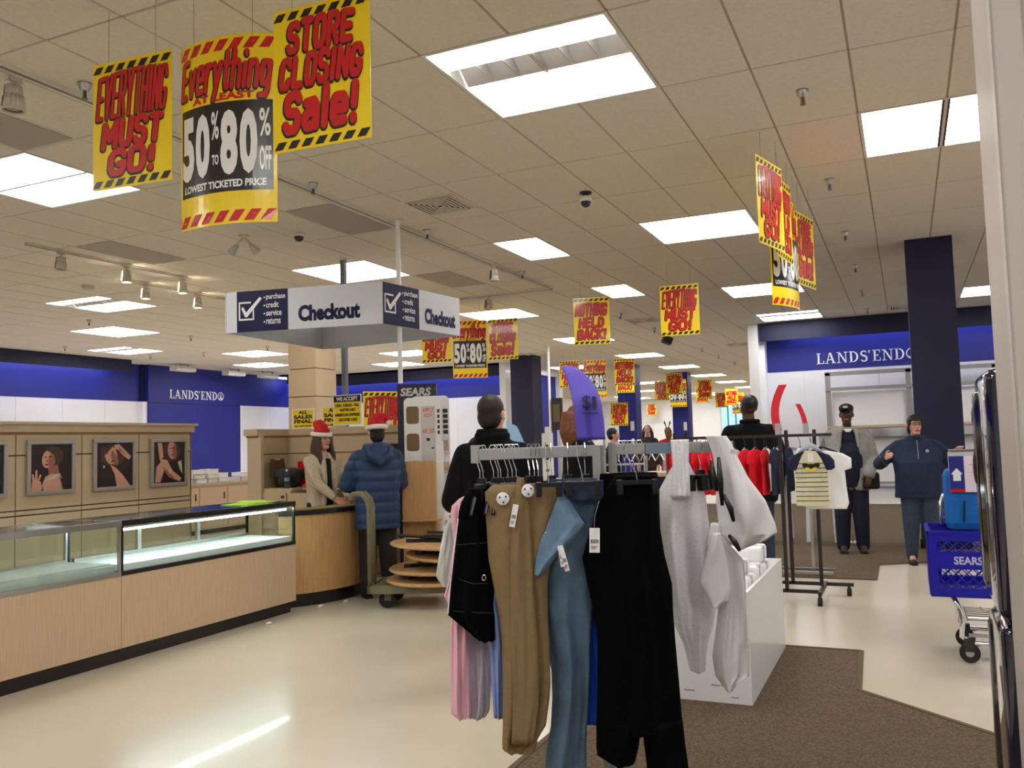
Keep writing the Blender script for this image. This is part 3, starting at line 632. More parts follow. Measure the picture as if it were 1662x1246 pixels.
sale_sign(F58, (-3.45, 3.365), (-2.87, 3.445), 'curved yellow sign reading 50 to 80 off, middle of the three big ones', 3.62, .9)
sale_sign(SCS, (-2.72, 3.31), (-2.2, 3.34), 'yellow sign reading store closing sale, rightmost of the three big ones')
sale_sign(EMG, (-7.62, 13.1), (-7.1, 13.2), 'must go sign half hidden behind the checkout sign end')
sale_sign(F58, (-7.07, 13.2), (-6.52, 13.42), 'yellow 50 to 80 sign just right of the checkout sign')
sale_sign(SCS, (-6.5, 13.45), (-5.97, 13.5), 'store closing sale sign right of the checkout sign, beside a 50 to 80 sign')
sale_sign(NHB, (-4.46, 12.18), (-3.93, 12.32), 'nothing held back sign hanging alone in mid ceiling')
sale_sign(EMG, (-3.06, 11.92), (-2.52, 11.96), 'everything must go sign hanging alone right of the nothing held back sign')
sale_sign(EMG, (-8.32, 21.5), (-7.8, 21.65), 'must go sign behind the purple price flag')
sale_sign(F58, (-7.72, 21.7), (-7.15, 21.95), '50 to 80 sign partly hidden by the purple price flag')
sale_sign(NHB, (-6.93, 21.91), (-6.43, 22.12), 'nothing held back sign in front of the nearer hall column')
sale_sign(NHB, (-7.89, 25.17), (-7.43, 25.38), 'nothing held back sign showing only its lower edge under another one')
sale_sign(EMG, (-7.1, 28.0), (-6.6, 28.2), 'everything must go sign overlapping the far 50 to 80 sign')
sale_sign(EMG, (-8.45, 31.6), (-7.95, 31.8), 'small go sign at the left of the far sign cluster')
sale_sign(F58, (-7.75, 31.0), (-7.15, 31.2), 'far 50 to 80 sign in front of the far hall column')
sale_sign(SCS, (-6.95, 32.0), (-6.42, 32.2), 'far store closing sale sign right of the far 50 to 80 sign')
sale_sign(NHB, (-7.75, 35.4), (-7.25, 35.6), 'far sign half hidden behind the far store closing sign')
sale_sign(EMG, (-8.35, 25.9), (-7.85, 26.05), 'low hung everything must go sign left of the nearer hall column', 2.62)
sale_sign(SCS, (-14.2, 51.2), (-13.7, 51.4), 'tiny store closing sign near the white far wall')
sale_sign(EMG, (-8.25, 41.85), (-7.74, 42.08), 'tiny sign left of the rightmost far nothing held back sign')
sale_sign(NHB, (-7.3, 39.3), (-6.75, 39.5), 'tiny nothing held back sign left of the bald man')
sale_sign(F58, (-7.75, 43.22), (-7.12, 43.5), 'tiny 50 to 80 sign right beside the bald man')
sale_sign(EMG, (-.96, 6.95), (-.84, 7.43), 'left sign of the cluster seen edge-on, everything must go', 3.68)
sale_sign(F58, (-.97, 7.95), (-.80, 8.5), 'edge-on 50 to 80 sign, rightmost cluster near the white pillar', 3.62, .7)
sale_sign(SCS, (-.86, 8.55), (-.74, 9.08), 'edge-on store closing sign behind the other edge-on signs', 3.6)
sale_sign(NHB, (-.90, 7.55), (-.84, 8.05), 'edge-on dark sign in the middle of the right cluster', 3.68)

# ================================================================ CHECKOUT SIGN AND ITS POLES
RING = [(-6.62, 7.19), (-4.85, 7.54), (-4.68, 8.93), (-6.57, 9.12), (-6.74, 9.07)]; RZ0, RZ1 = 2.72, 3.16
t = thing('checkout_sign', 'white and navy hanging checkout sign frame above the cash desk', 'sign', (-5.7, 8.1, RZ0)); o = Vector((-5.7, 8.1, 0))
mat('sign_face', (214, 218, 226), .4, coat=.15); mat('sign_inside', (176, 180, 186), .6); mat('sign_navy', (12, 14, 66), .5, spec=.25)
for i in range(5):
    a, b = Vector((*RING[i], 0)), Vector((*RING[(i+1) % 5], 0)); d = (b-a); L = d.length; d.normalize(); ang = math.atan2(d.y, d.x)
    def put(mb, a=a, ang=ang): return mb.xf(lambda v: Matrix.Rotation(ang, 3, 'Z') @ v + a - o)
    p = part('face_panel', put(MB().mi(0).b2((0, 0, 0), (L, .008, RZ1-RZ0)).mi(1).b2((0, .008, 0), (L, .014, RZ1-RZ0))), ['sign_face', 'sign_inside'], t)
    if i < 2:
        nv0, nv1 = (.14, .74) if i == 0 else (.0, .62)
        if i == 1: nv0 = .01
        part('navy_field', put(MB().b2((nv0, -.002, .0), (nv1, 0, RZ1-RZ0))), 'sign_navy', p)
        sq = MB(); k = nv1-nv0; qx = nv0+.04*k; q = .30*k; qz = .125
        for c0, c1 in (((0, 0), (1, .09)), ((0, 0), (.09, 1)), ((0, .91), (.8, 1)), ((.91, 0), (1, .62))): sq.b2((qx+c0[0]*q, -.004, qz+c0[1]*.2), (qx+c1[0]*q, -.002, qz+c1[1]*.2))
        sq.plate([(qx+q*.16, qz+.13), (qx+q*.28, qz+.15), (qx+q*.48, qz+.085), (qx+q*1.38, qz+.245), (qx+q*1.52, qz+.225), (qx+q*.55, qz+.035), (qx+q*.42, qz+.035)], -.004, -.002)
        part('check_mark', put(sq), 'white_letter', p)
        for r_, wd in enumerate(('purchase', 'credit', 'service', 'returns')):
            z = .335-r_*.088; ww = (.36, .235, .29, .27)[r_]*k/.6*.62
            mb = MB().b2((nv0+.53*k, -.004, z+.018), (nv0+.555*k, -.002, z+.034)); put_text(mb, wd, nv0+.58*k, nv0+.58*k+ww, z-(.012 if wd == 'purchase' else 0), z+.062, -.004, .015)
            part('list_line', put(mb), 'white_letter', p)
        mb = MB(); x0, x1 = (.86, 1.56) if i == 0 else (.72, 1.3)
        put_text(mb, 'Checkout', x0, x1, .075, .25, -.004, .05); part('title_lettering', put(mb), 'sign_navy', p)
for x, y, z0, z1, l, m in ((-6.5, 9.2, 1.5, H_CEIL, 'grey square pole rising behind the cash desk through the checkout sign', 'grey_bar'), (-4.87, 7.9, 2.12, H_CEIL, 'white round pole between the dark kiosk and the ceiling', 'white_gloss')):
    t = thing('ceiling_pole', l, 'pole', (x, y, z0))
    part('tube', MB().b2((-.03, -.03, 0), (.03, .03, z1-z0)) if m == 'grey_bar' else MB().cyl((0, 0, 0), (0, 0, z1-z0), .026, n=16), mat('pole_grey', (120, 124, 136), .45) if m == 'grey_bar' else m, t)
    part('ceiling_flange', MB().lathe([(.05, z1-z0-.02), (.05, z1-z0-.001)], n=16), 'metal_white', t)
t = thing('ceiling_pole', 'thin white pole right of the middle blue column, carrying a dark box', 'pole', (-8.1, 20.2, 0))
part('tube', MB().cyl((0, 0, 0), (0, 0, H_CEIL), .032, n=12), 'white_gloss', t)
bx = part('notice_box', MB().b2((.06, -.06, 1.75), (.32, .06, 2.55)), 'grille', t)
part('notice', MB().b2((.1, -.064, 1.95), (.28, -.06, 2.4)), mat('notice', (92, 82, 50), .5), bx)
# ================================================================ JEWELLERY COUNTERS
CX = -5.07
def counter(y0, y1, lit, end, label):
    t = thing('display_counter', label, 'display case', (CX, y0, 0)); L = y1-y0; D = .56
    part('kick_plate', MB().b2((-D, .0, 0), (-.04, L-(.03 if end else 0), .1)), 'black_lam', t)
    part('wood_base', MB().b2((-D, 0, .1), (0, L-.002, .6)), 'pale_wood', t)
    part('trim_rail', MB().b2((-D-.002, 0, .6), (.004, L-.002, .63)), 'black_lam' if lit else 'steel', t)
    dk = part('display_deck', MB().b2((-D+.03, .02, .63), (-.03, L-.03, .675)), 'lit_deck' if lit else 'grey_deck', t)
    if not lit:
        part('deck_board', MB().b2((-D+.04, .03, .675), (-.05, L*.5, .69)), 'grey_deck', dk); part('deck_board', MB().b2((-D+.04, L*.5+.01, .675), (-.05, L-.05, .69)), 'grey_deck', dk)
    else: part('deck_joint', MB().b2((-D+.04, L*.42, .675), (-.03, L*.42+.006, .677)).b2((-D+.04, L*.78, .675), (-.03, L*.78+.006, .677)), 'grey_deck', dk)
    part('front_glass', MB().b2((-.012, .02, .632), (-.006, L-.02, .945)), 'glass', t)
    for q in range(3):
        part('sliding_door', MB().b2((-D+.004+.006*(q % 2), L*q/3+.01, .64), (-D+.009+.006*(q % 2), L*(q+1)/3, .94)), 'glass', t)
        if q: part('door_stile', MB().b2((-D, L*q/3-.012, .632), (-D+.03, L*q/3+.022, .945)), 'steel', t)
    if end: part('end_glass', MB().b2((-D+.03, L-.014, .632), (-.015, L-.008, .945)), 'glass', t)
    for y in (0.008, L-.01):
        for xa in (-.022, -D): part('corner_post', MB().b2((xa, y-.008, .63), (xa+.022, y+.008, .955)), 'black_plastic' if lit else 'steel', t)
    tf = MB().b2((-.03, 0, .945), (.004, L, .985)).b2((-D-.002, 0, .945), (-D+.04, L, .985)).b2((-D+.04, 0, .945), (-.03, .03, .985)).b2((-D+.04, L-.03, .945), (-.03, L, .985))
    part('top_frame', tf, 'black_lam' if lit else 'steel', t)
    part('top_glass', MB().b2((-D+.03, .02, .977), (-.02, L-.02, .984)), 'glass', t)
    part('rear_shelf_strip', MB().b2((-D+.03, .03, .675), (-D+.05, L-.04, .7)), 'steel', t)
    if lit:
        f = part('light_fixture', MB().b2((-.075, .04, .925), (-.03, L-.05, .95)), 'steel', t)
        part('light_tube', MB().cyl((-.052, .06, .918), (-.052, L-.07, .918), .009, n=10), 'tube', f)
    return t
counter(4.47, 6.38, True, True, 'lit glass display counter with a wood base, next to the curved desk')
counter(2.55, 4.468, False, False, 'unlit glass display counter with a wood base at the left edge')
counter(.63, 2.548, False, False, 'glass display counter with a wood base, left of the view')
t = thing('paper_stack', 'bright lime green paper sheets on the lit glass counter', 'paper', (-5.36, 6.0, .986))
for q, (x, y, r_) in enumerate(((0, 0, .2), (.05, .16, -.3), (-.06, .2, .6))):
    part('sheet', MB().box((x, y, .003+.003*q), (.22, .28, .002), rz=r_), mat('lime', (190, 240, 60), .6), t)
for i, (x, y, r_) in enumerate(((-4.93, 5.85, .4), (-4.98, 6.62, 1.2), (-4.9, 6.9, .2))):
    tag(part('paper_scrap', MB().add([(-.03, -.012, .001), (.03, -.008, .014), (.028, .018, .004), (-.026, .014, .016), (0, .0, .024)], [(0, 1, 4), (1, 2, 4), (2, 3, 4), (3, 0, 4), (0, 3, 2, 1)]).xf(lambda v, r_=r_, x=x, y=y: Matrix.Rotation(r_, 3, 'Z') @ v + Vector((x, y, 0))), 'sign_white', None, (x, y, 0)),
        ['small white paper scrap below the lit counter', 'small white paper scrap at the foot of the curved desk', 'paper scrap on the floor before the curved desk'][i], 'litter', 'floor scraps')
# ================================================================ PANEL WALL WITH PORTRAITS
PX = -7.0
t = thing('partition_panel_wall', 'low beige panelled partition behind the glass counters', 'partition', (PX, 3.0, 0)); o = Vector((PX, 3.0, 0))
def pw(a, b): return MB().b2((a[0]-o.x, a[1]-o.y, a[2]), (b[0]-o.x, b[1]-o.y, b[2]))
part('core', pw((PX-.12, .5, 0), (PX-.01, 7.06, 1.66)), 'groove', t)
ys = [.5, 1.1, 1.76, 2.42, 3.08, 3.74, 4.4, 5.06, 5.72, 6.38, 7.08]
for a, b in zip(ys[:-1], ys[1:]):
    for z0, z1 in ((0, .94), (.952, .985), (.997, 1.46), (1.472, 1.645)):
        part('panel', pw((PX-.012, a+.005, z0), (PX, b-.005, z1)), 'beige_lam', t)
part('wood_strip', pw((PX-.13, .5, 1.645), (PX+.004, 7.08, 1.668)), 'beige_dark', t)
part('top_cap', pw((PX-.15, .5, 1.668), (PX+.02, 7.11, 1.735)), 'beige_lam', t)
part('cap_ledge', pw((PX-.17, .5, 1.735), (PX+.045, 7.14, 1.76)), mat('cap_pale', (190, 170, 150), .5), t)
part('end_board', pw((PX-.125, 7.062, 0), (PX, 7.08, 1.645)), 'beige_lam', t)
mat('skin_print', (206, 152, 128), .35, coat=.2); mat('skin_shade', (150, 98, 82), .35, coat=.2); mat('print_dark', (34, 22, 24), .35, coat=.2); mat('hair_print', (72, 46, 38), .35, coat=.2); mat('print_wine', (86, 34, 40), .35, coat=.2); mat('pearl', (196, 182, 168), .35); mat('frame_silver', (176, 170, 164), .35, metal=.6)
def ellp(cx, cz, rx, rz, a=0, n=18):
    return [(cx+rx*math.cos(k*2*math.pi/n)*math.cos(a)-rz*math.sin(k*2*math.pi/n)*math.sin(a), cz+rx*math.cos(k*2*math.pi/n)*math.sin(a)+rz*math.sin(k*2*math.pi/n)*math.cos(a)) for k in range(n)]
PM = ['print_dark', 'hair_print', 'skin_print', 'skin_shade', 'pearl', 'print_wine']
def portrait(style):
    L = []   # (material, polygon) layers, unit square 0..1
    if style == 0:
        L += [(1, ellp(.55, .74, .26, .22)), (3, [(.42, .5), (.66, .55), (.72, .3), (.46, .25)]), (2, [(.36, .3), (.5, .36), (.72, .34), (.86, .1), (.84, 0), (.32, 0), (.28, .12)]), (2, ellp(.42, .68, .14, .2, -.25)), (3, ellp(.52, .66, .09, .18, -.2)), (1, [(.3, .84), (.6, .92), (.7, .7), (.6, .62), (.56, .78), (.4, .86)]),
              (0, ellp(.36, .72, .035, .012)), (0, ellp(.47, .73, .035, .012)), (5, ellp(.39, .56, .05, .018)), (3, [(.39, .7), (.36, .62), (.42, .62)]), (4, ellp(.54, .28, .2, .035, .35)), (4, ellp(.5, .25, .17, .025, .25)),
              (2, [(.02, .02), (.04, .2), (.12, .26), (.24, .2), (.28, .04), (.24, 0), (.04, 0)]), (2, [(.1, .22), (.12, .45), (.16, .45), (.16, .22)]), (2, [(.16, .22), (.22, .36), (.26, .34), (.2, .2)]), (2, [(.05, .2), (.03, .36), (.07, .37), (.1, .22)]), (0, [(.7, .28), (.98, .1), (.98, 0), (.8, 0)])]
    elif style == 1:
        L += [(1, ellp(.45, .72, .34, .26)), (2, ellp(.4, .72, .17, .22, .35)), (3, ellp(.5, .64, .08, .17, .5)), (2, [(.38, .5), (.54, .42), (.72, .26), (.94, 0), (.56, 0), (.5, .28)]), (2, [(.48, .95), (.62, .97), (.8, .82), (.96, .68), (.9, .6), (.74, .7), (.6, .84), (.5, .86)]), (3, [(.62, .9), (.8, .74), (.78, .72), (.6, .86)]),
              (0, ellp(.3, .76, .03, .012, .4)), (0, ellp(.44, .8, .03, .012, .4)), (5, ellp(.44, .58, .05, .02, .4)), (1, [(.1, .9), (.5, .98), (.36, .84), (.22, .72), (.12, .5)]), (0, [(.06, .3), (.4, .4), (.5, .2), (.48, 0), (.06, 0)]), (4, ellp(.2, .46, .025, .035))]
    else:
        L += [(1, ellp(.58, .76, .3, .24)), (2, ellp(.6, .8, .14, .22, .1)), (3, ellp(.68, .76, .07, .18, .1)), (4, [(.78, .5), (.9, .55), (.94, .2), (.86, .3)]), (2, [(.14, .98), (.28, .98), (.32, .62), (.2, .58)]), (2, [(.06, .02), (.1, .4), (.24, .52), (.36, .5), (.34, .3), (.22, .02)]), (2, [(.2, .6), (.44, .56), (.6, .3), (.9, .1), (.84, .02), (.5, .14), (.3, .36)]), (3, [(.3, .4), (.46, .3), (.66, .12), (.6, .1), (.4, .22)]),
              (4, [(.48, .3), (.58, .36), (.6, .3), (.5, .23)]), (0, ellp(.54, .84, .03, .012)), (0, ellp(.66, .85, .03, .012)), (5, ellp(.6, .68, .045, .018))]
    return L
def framed(y0, size, style, label, x=PX, rot=R(90), zc=1.365, nm='framed_portrait', yoff=None):
    t = thing(nm, label, 'picture', (x+.002, y0, zc-size/2-.01) if yoff is None else yoff, rot, 'framed portraits')
    s = size; f = .035; fr = MB()
    for a, b in (((-s/2, 0), (s/2, f)), ((-s/2, s-f), (s/2, s)), ((-s/2, f), (-s/2+f, s-f)), ((s/2-f, f), (s/2, s-f))): fr.b2((a[0], -.03, a[1]), (b[0], 0, b[1]))
    part('frame', fr, 'frame_silver', t, bevel=.004)
    p = part('print', MB().b2((-s/2+f, -.012, f), (s/2-f, -.002, s-f)), 'print_dark', t)
    iw = s-2*f; mb = MB()
    for k, (m, poly) in enumerate(portrait(style)):
        mb.mi(m); n = len(poly); mb.add([(-iw/2+a*iw, -.0125-.0004*k, f+b*iw) for a, b in poly], [tuple(range(n))])
    part('portrait_image', mb, PM, p)
framed(5.39, .48, 0, 'framed portrait of a woman with a necklace and raised hand, second from the left')
framed(6.075, .49, 1, 'framed portrait of a woman touching her hair, middle of the panel wall')
framed(6.755, .49, 2, 'framed portrait showing crossed arms with a wrist watch, rightmost on the panel wall')
framed(4.73, .48, 2, 'framed picture cut by the left edge of the view')
# ================================================================ LOW CABINETS AND BOXES FAR LEFT
t = thing('low_cabinet_row', 'low beige cabinet row with paper boxes, left of the cash desk', 'cabinet', (-11.4, 9.6, 0))
part('plinth', MB().b2((-.46, .04, 0), (-.04, 4.16, .08)), 'black_lam', t); part('carcass', MB().b2((-.5, 0, .08), (0, 4.2, .86)), 'beige_lam', t); part('worktop', MB().b2((-.53, -.02, .86), (.03, 4.22, .9)), mat('cap_pale', (190, 170, 150), .5), t)
for q in range(6):
    d = part('door', MB().b2((0, .02+q*.7, .12), (.015, .68+q*.7, .82)), mat('pinkish', (206, 178, 152), .5), t); part('door_handle', MB().b2((.015, .6+q*.7, .6), (.03, .62+q*.7, .72)), 'groove', d)
random.seed(3); k = 0
for iy, (y, n) in enumerate(((11.0, 1), (11.25, 2), (11.55, 3), (11.85, 3), (12.15, 3), (12.45, 2), (12.75, 1), (13.0, 2), (13.3, 1))):
    for q in range(n):
        w_, d_, h_ = random.uniform(.2, .25), random.uniform(.2, .27), random.uniform(.055, .075)
        b = thing('paper_box', 'white paper box, %s of the %s stack on the low cabinets' % (('bottom one', 'second one up', 'third one up')[q], ORD[iy]), 'box', (-11.62+random.uniform(-.03, .03), y, .901+q*.08), random.uniform(-.06, .06), 'paper boxes on the low cabinets')
        part('box', MB().box((0, 0, h_/2), (d_, w_, h_)), 'white_gloss', b); part('lid', MB().box((0, 0, h_-.004), (d_+.008, w_+.008, .022)), mat('offwhite', (222, 218, 206), .6), b)
# ================================================================ CASH DESK
DC = Vector((-6.0, 7.15, 0)); R1, R0 = 1.02, .70; n = 24; A0, A1 = -46, 82
t = thing('curved_cash_desk', 'curved maple cash desk with a black top and base', 'desk', tuple(DC))
def arc(r, z): return [Vector((r*math.cos(R(A0+(A1-A0)*k/n)), r*math.sin(R(A0+(A1-A0)*k/n)), z)) for k in range(n+1)]
def annulus(r0, r1, z0, z1):
    return MB().ring_loft([[a, b, c, d] for a, b, c, d in zip(arc(r0, z0), arc(r1, z0), arc(r1, z1), arc(r0, z1))])
part('plinth', annulus(R0+.03, R1-.03, 0, .12), 'black_lam', t, smooth=False)
part('curved_front', annulus(R0, R1, .12, .84), 'maple', t); part('black_top', annulus(R0-.02, R1+.02, .84, .885), 'black_lam', t)
part('worktop_inlay', annulus(R0+.03, R1-.06, .885, .888), mat('inlay', (150, 128, 66), .4), t)
t = thing('packing_paper', 'crumpled white paper roll and dark tape dispenser on the curved desk', 'office supplies', (-5.22, 7.5, .889), .4)
part('paper_roll', MB().tube([(-.1, 0, .03), (-.03, .02, .045), (.06, 0, .04), (.1, -.02, .03)], [.02, .035, .04, .025], 10), 'sign_white', t, smooth=True); part('dispenser', MB().box((.13, .03, .05), (.05, .12, .1)).cyl((.11, .02, .09), (.15, .02, .09), .035), 'black_plastic', t)
# hutch: two wings with a shelf recess
t = thing('cash_desk_hutch', 'beige L-shaped back partition with a storage shelf behind the cashier', 'partition', (-6.8, 8.0, 0)); o = Vector((-6.8, 8.0, 0))
def hb(a, b): return MB().b2((a[0]-o.x, a[1]-o.y, a[2]), (b[0]-o.x, b[1]-o.y, b[2]))
HY = 8.0
part('left_wing', hb((-7.0, HY, 0), (-6.85, 8.63, 1.62)), 'beige_lam', t); part('back_wing', hb((-6.85, 8.5, 0), (-5.0, 8.63, 1.62)), 'beige_lam', t)
part('end_stile', hb((-7.0, HY-.05, 0), (-6.8, HY, 1.62)), 'beige_lam', t)
for a, b in (((-6.85, HY, 1.40), (-6.846, 8.5, 1.41)), ((-6.85, 8.496, 1.40), (-5.0, 8.5, 1.41)), ((-6.2, 8.496, 0), (-6.19, 8.5, 1.6))): part('joint', hb(a, b), 'groove', t)
part('wood_strip', hb((-7.01, HY-.06, 1.6), (-6.84, 8.64, 1.622)), 'beige_dark', t); part('wood_strip', hb((-6.84, 8.49, 1.6), (-5.0, 8.64, 1.622)), 'beige_dark', t)
part('top_cap', hb((-7.03, HY-.08, 1.622), (-6.83, 8.65, 1.7)), 'beige_lam', t); part('top_cap', hb((-6.83, 8.48, 1.622), (-4.98, 8.65, 1.7)), 'beige_lam', t)
part('storage_shelf', hb((-6.85, HY, .98), (-6.4, 8.5, 1.01)), 'beige_lam', t); part('storage_shelf', hb((-6.4, 8.2, .98), (-5.1, 8.5, 1.01)), 'beige_lam', t)
for x in (-6.83, -6.44):
    d = part('drawer_front', hb((x, HY-.02, .55), (x+.36, HY, .96)), 'beige_lam', t); part('key_lock', hb((x+.3, HY-.035, .9), (x+.33, HY-.02, .93)), 'groove', d)
part('cabinet_body', hb((-6.85, HY, 0), (-6.42, 8.5, .98)), 'beige_lam', t)
zs = 1.011
t = thing('clipboard', 'brown clipboard leaning in the hutch recess', 'clipboard', (-6.74, 8.2, zs)); part('board', MB().box((0, 0, .17), (.006, .24, .34), ry=-.2), mat('hardboard', (82, 60, 34), .6), t); part('clip', MB().box((-.03, 0, .33), (.012, .09, .02), ry=-.2), 'steel', t)
t = thing('red_binder', 'red folder standing in the hutch corner', 'folder', (-6.52, 8.44, zs)); part('cover', MB().box((0, 0, .15), (.24, .05, .3), rz=.1), 'sign_red', t, bevel=.005)
part('spine_label', MB().box((-.1, -.027, .18), (.02, .003, .12), rz=.1), 'sign_white', t)
mat('coat_grey', (46, 48, 54), .9, var=.3, vscale=20)
t = thing('folded_coat', 'dark grey coat heaped on the hutch shelf', 'coat', (-6.58, 8.22, zs))
mb = MB(); random.seed(5)
for q in range(10): mb.ell((random.uniform(-.14, .12), random.uniform(-.1, .12), random.uniform(.06, .16)), (random.uniform(.08, .13), random.uniform(.08, .12), .06), 10, 6, Matrix.Rotation(random.uniform(-.6, .6), 3, 'X') @ Matrix.Rotation(random.uniform(-.5, .5), 3, 'Y'))
COAT = (mb, t)
t = thing('water_bottle', 'clear plastic water bottle in front of the dark coat', 'bottle', (-6.5, 8.04, zs)); part('bottle', MB().lathe([(.03, 0), (.033, .01), (.033, .06), (.03, .07), (.033, .08), (.033, .14), (.014, .18), (.013, .2)], n=14), mat('clear_plastic', (210, 225, 230), .08, trans=.9, alpha=.5), t, smooth=True); part('cap', MB().lathe([(.015, .195), (.015, .215)], n=12), 'sign_white', t); part('label_band', MB().lathe([(.0335, .08), (.0335, .12)], n=14, cap=False), mat('bottle_label', (120, 150, 170), .5), t)
tag(part('pink_papers', MB().box((-6.28, 8.33, zs+.02), (.3, .22, .03), rz=.2).box((-6.25, 8.3, zs+.045), (.26, .2, .02), rz=-.1), mat('pink_red', (216, 36, 70), .6), None, (-6.28, 8.33, zs)), 'pink red paper pile on the hutch shelf', 'paper')
tag(part('yellow_bag', MB().ell((-5.95, 8.3, zs+.06), (.16, .1, .06)), mat('yellow_bag', (232, 196, 40), .6), None, (-5.95, 8.3, zs), smooth=True), 'yellow bundle on the hutch shelf behind the cashier', 'bag')
framed(0, .5, 1, 'framed portrait on the hutch behind the santa hat customer', yoff=(-5.42, 8.494, 1.02), rot=0)
# All sales final posters
def poster(x, y, w, h, z, lines, label, black_head=None, rz=0):
    t = thing('poster', label, 'sign', (x, y, z), rz, 'policy posters')
    part('white_border', MB().b2((-w/2, 0, 0), (w/2, .006, h)), 'sign_white', t); part('yellow_field', MB().b2((-w/2+.012, -.002, .012), (w/2-.012, 0, h-.012)), 'yellow', t)
    if black_head: part('black_header', MB().b2((-w/2+.012, -.003, h-.085), (w/2-.012, -.002, h-.012)), 'sign_black', t); mb = MB(); put_text(mb, black_head, -w*.38, w*.38, h-.072, h-.025, -.005, .04); part('lettering', mb, 'sign_white', t)
    for s, a, b, z0, z1 in lines:
        mb = MB(); put_text(mb, s, a*w, b*w, z0*h, z1*h, -.004, .05); part('lettering', mb, 'sign_black', t)
ASF = [('ALL', -.2, .2, .74, .92), ('SALES', -.42, .42, .5, .69), ('FINAL', -.4, .4, .27, .46), ('NO RETURNS', -.38, .38, .09, .17)]
poster(-6.66, 8.55, .33, .24, 1.701, ASF, 'yellow all sales final poster standing left of the cashier')
poster(-6.22, 8.56, .33, .25, 1.701, ASF, 'yellow all sales final poster half hidden behind the payment poster')
poster(-5.98, 8.5, .4, .36, 1.72, [('CASH - CHECKS - VISA', -.42, .42, .6, .7), ('MASTERCARD', -.25, .3, .45, .55), ('AMERICAN EXPRESS', -.44, .44, .29, .39), ('DISCOVER CARD', -.3, .36, .13, .23)], 'we accept payment poster with a black header behind the cashier', 'WE ACCEPT')
_s = sale_sign(EMG, (-6.40, 9.45), (-6.06, 9.87), 'yellow and red sale sign standing behind the payment poster', 2.18, 0, False); part('stand_pole', MB().cyl((0, .012, -1.47), (0, .012, .3), .012), 'steel', _s); part('stand_foot', MB().lathe([(.15, -1.47), (.15, -1.455)], (0, .012, 0)), 'steel', _s)
# ================================================================ KIOSK
t = thing('credit_kiosk', 'dark navy kiosk panel with silver store name lettering behind the brochure stand', 'kiosk', (-4.80, 8.09, 0), R(24.3))
mat('kiosk_navy', (40, 44, 62), .4)
part('panel', MB().b2((-.2, 0, 0), (.22, .1, 2.12)), 'kiosk_navy', t); part('base', MB().b2((-.24, -.06, 0), (.26, .18, .04)), 'black_lam', t)
mb = MB(); put_text(mb, 'SEARS', -.165, .165, 1.99, 2.08, -.006, .04, .12); part('lettering', mb, mat('silver_letter', (205, 206, 210), .35, metal=.3), t)
part('top_cap', MB().b2((-.205, -.005, 2.1), (.225, .105, 2.12)), 'kiosk_navy', t)
t = thing('brochure_stand', 'white credit application stand with brown windows before the navy kiosk', 'display stand', (-4.52, 7.78, 0), R(24.3))
def rrect(x0, x1, z0, z1, r, n=5):
    P = []
    for cx, cz, a0 in ((x1-r, z1-r, 0), (x0+r, z1-r, 90), (x0+r, z0+r, 180), (x1-r, z0+r, 270)):
        for k in range(n+1): P.append((cx+r*math.cos(R(a0+90*k/n)), cz+r*math.sin(R(a0+90*k/n))))
    return P
part('front_board', MB().plate(rrect(-.21, .17, .02, 1.95, .05), 0, .025), 'white_gloss', t); part('rear_board', MB().plate(rrect(-.14, .25, .02, 1.97, .05), .1, .12), 'white_gloss', t)
mat('window_brown', (124, 100, 66), .6); mat('print_grey', (205, 202, 204), .5); mat('print_red', (222, 110, 90), .5); mat('print_ink', (40, 38, 42), .5)
for z in (1.68, 1.40, 1.12): part('recess_window', MB().plate(rrect(-.185, -.055, z, z+.18, .03), -.003, 0), 'window_brown', t)
ps = part('application_panel', MB().plate(rrect(-.035, .115, 1.1, 1.86, .01), -.003, 0), 'print_grey', t)
for s, a, b, z0, z1 in (('APPLY', -.02, .1, 1.8, 1.84), ('NOW', 0, .08, 1.745, 1.785), ('60', -.02, .03, 1.58, 1.63), ('20', .05, .1, 1.58, 1.63)):
    mb = MB(); put_text(mb, s, a, b, z0, z1, -.005, .02); part('lettering', mb, 'print_red', ps)
part('small_print', MB().b2((.02, -.005, 1.5), (.055, -.003, 1.53)).b2((.07, -.005, 1.42), (.1, -.003, 1.435)), 'print_ink', ps)
for q in range(5):
    part('card_picture', MB().b2((.135, -.004, 1.57+q*.055), (.158, 0, 1.605+q*.055)), 'print_ink', t); part('card_picture', MB().b2((.185, .094, 1.57+q*.055), (.235, .1, 1.61+q*.055)), 'print_ink', t)
part('side_rail', MB().b2((.17, 0, .02), (.19, .12, 1.5)), 'white_gloss', t)
for z in (.55, .85, 1.15, 1.38): part('side_shelf', MB().b2((.19, .02, z), (.25, .1, z+.01)), 'metal_white', t); part('brochure', MB().b2((.19, .035, z+.01), (.24, .06, z+.13)), mat('leaflet', (200, 172, 156), .6, var=.4, vscale=25), t)
t = thing('wooden_podium', 'plain maple podium box in front of the white brochure stand', 'podium', (-4.47, 7.62, 0), R(24.3))
part('front_panel', MB().b2((-.2, 0, .72), (.14, .018, 1.3)), 'maple', t)
for x in (-.2, .122): part('side_panel', MB().b2((x, .018, .0), (x+.018, .1, 1.28)), 'maple', t)
part('shelf', MB().b2((-.2, -.06, .7), (.2, .1, .72)), 'maple', t); part('lower_back', MB().b2((-.18, .08, 0), (.12, .095, .7)), 'maple', t)
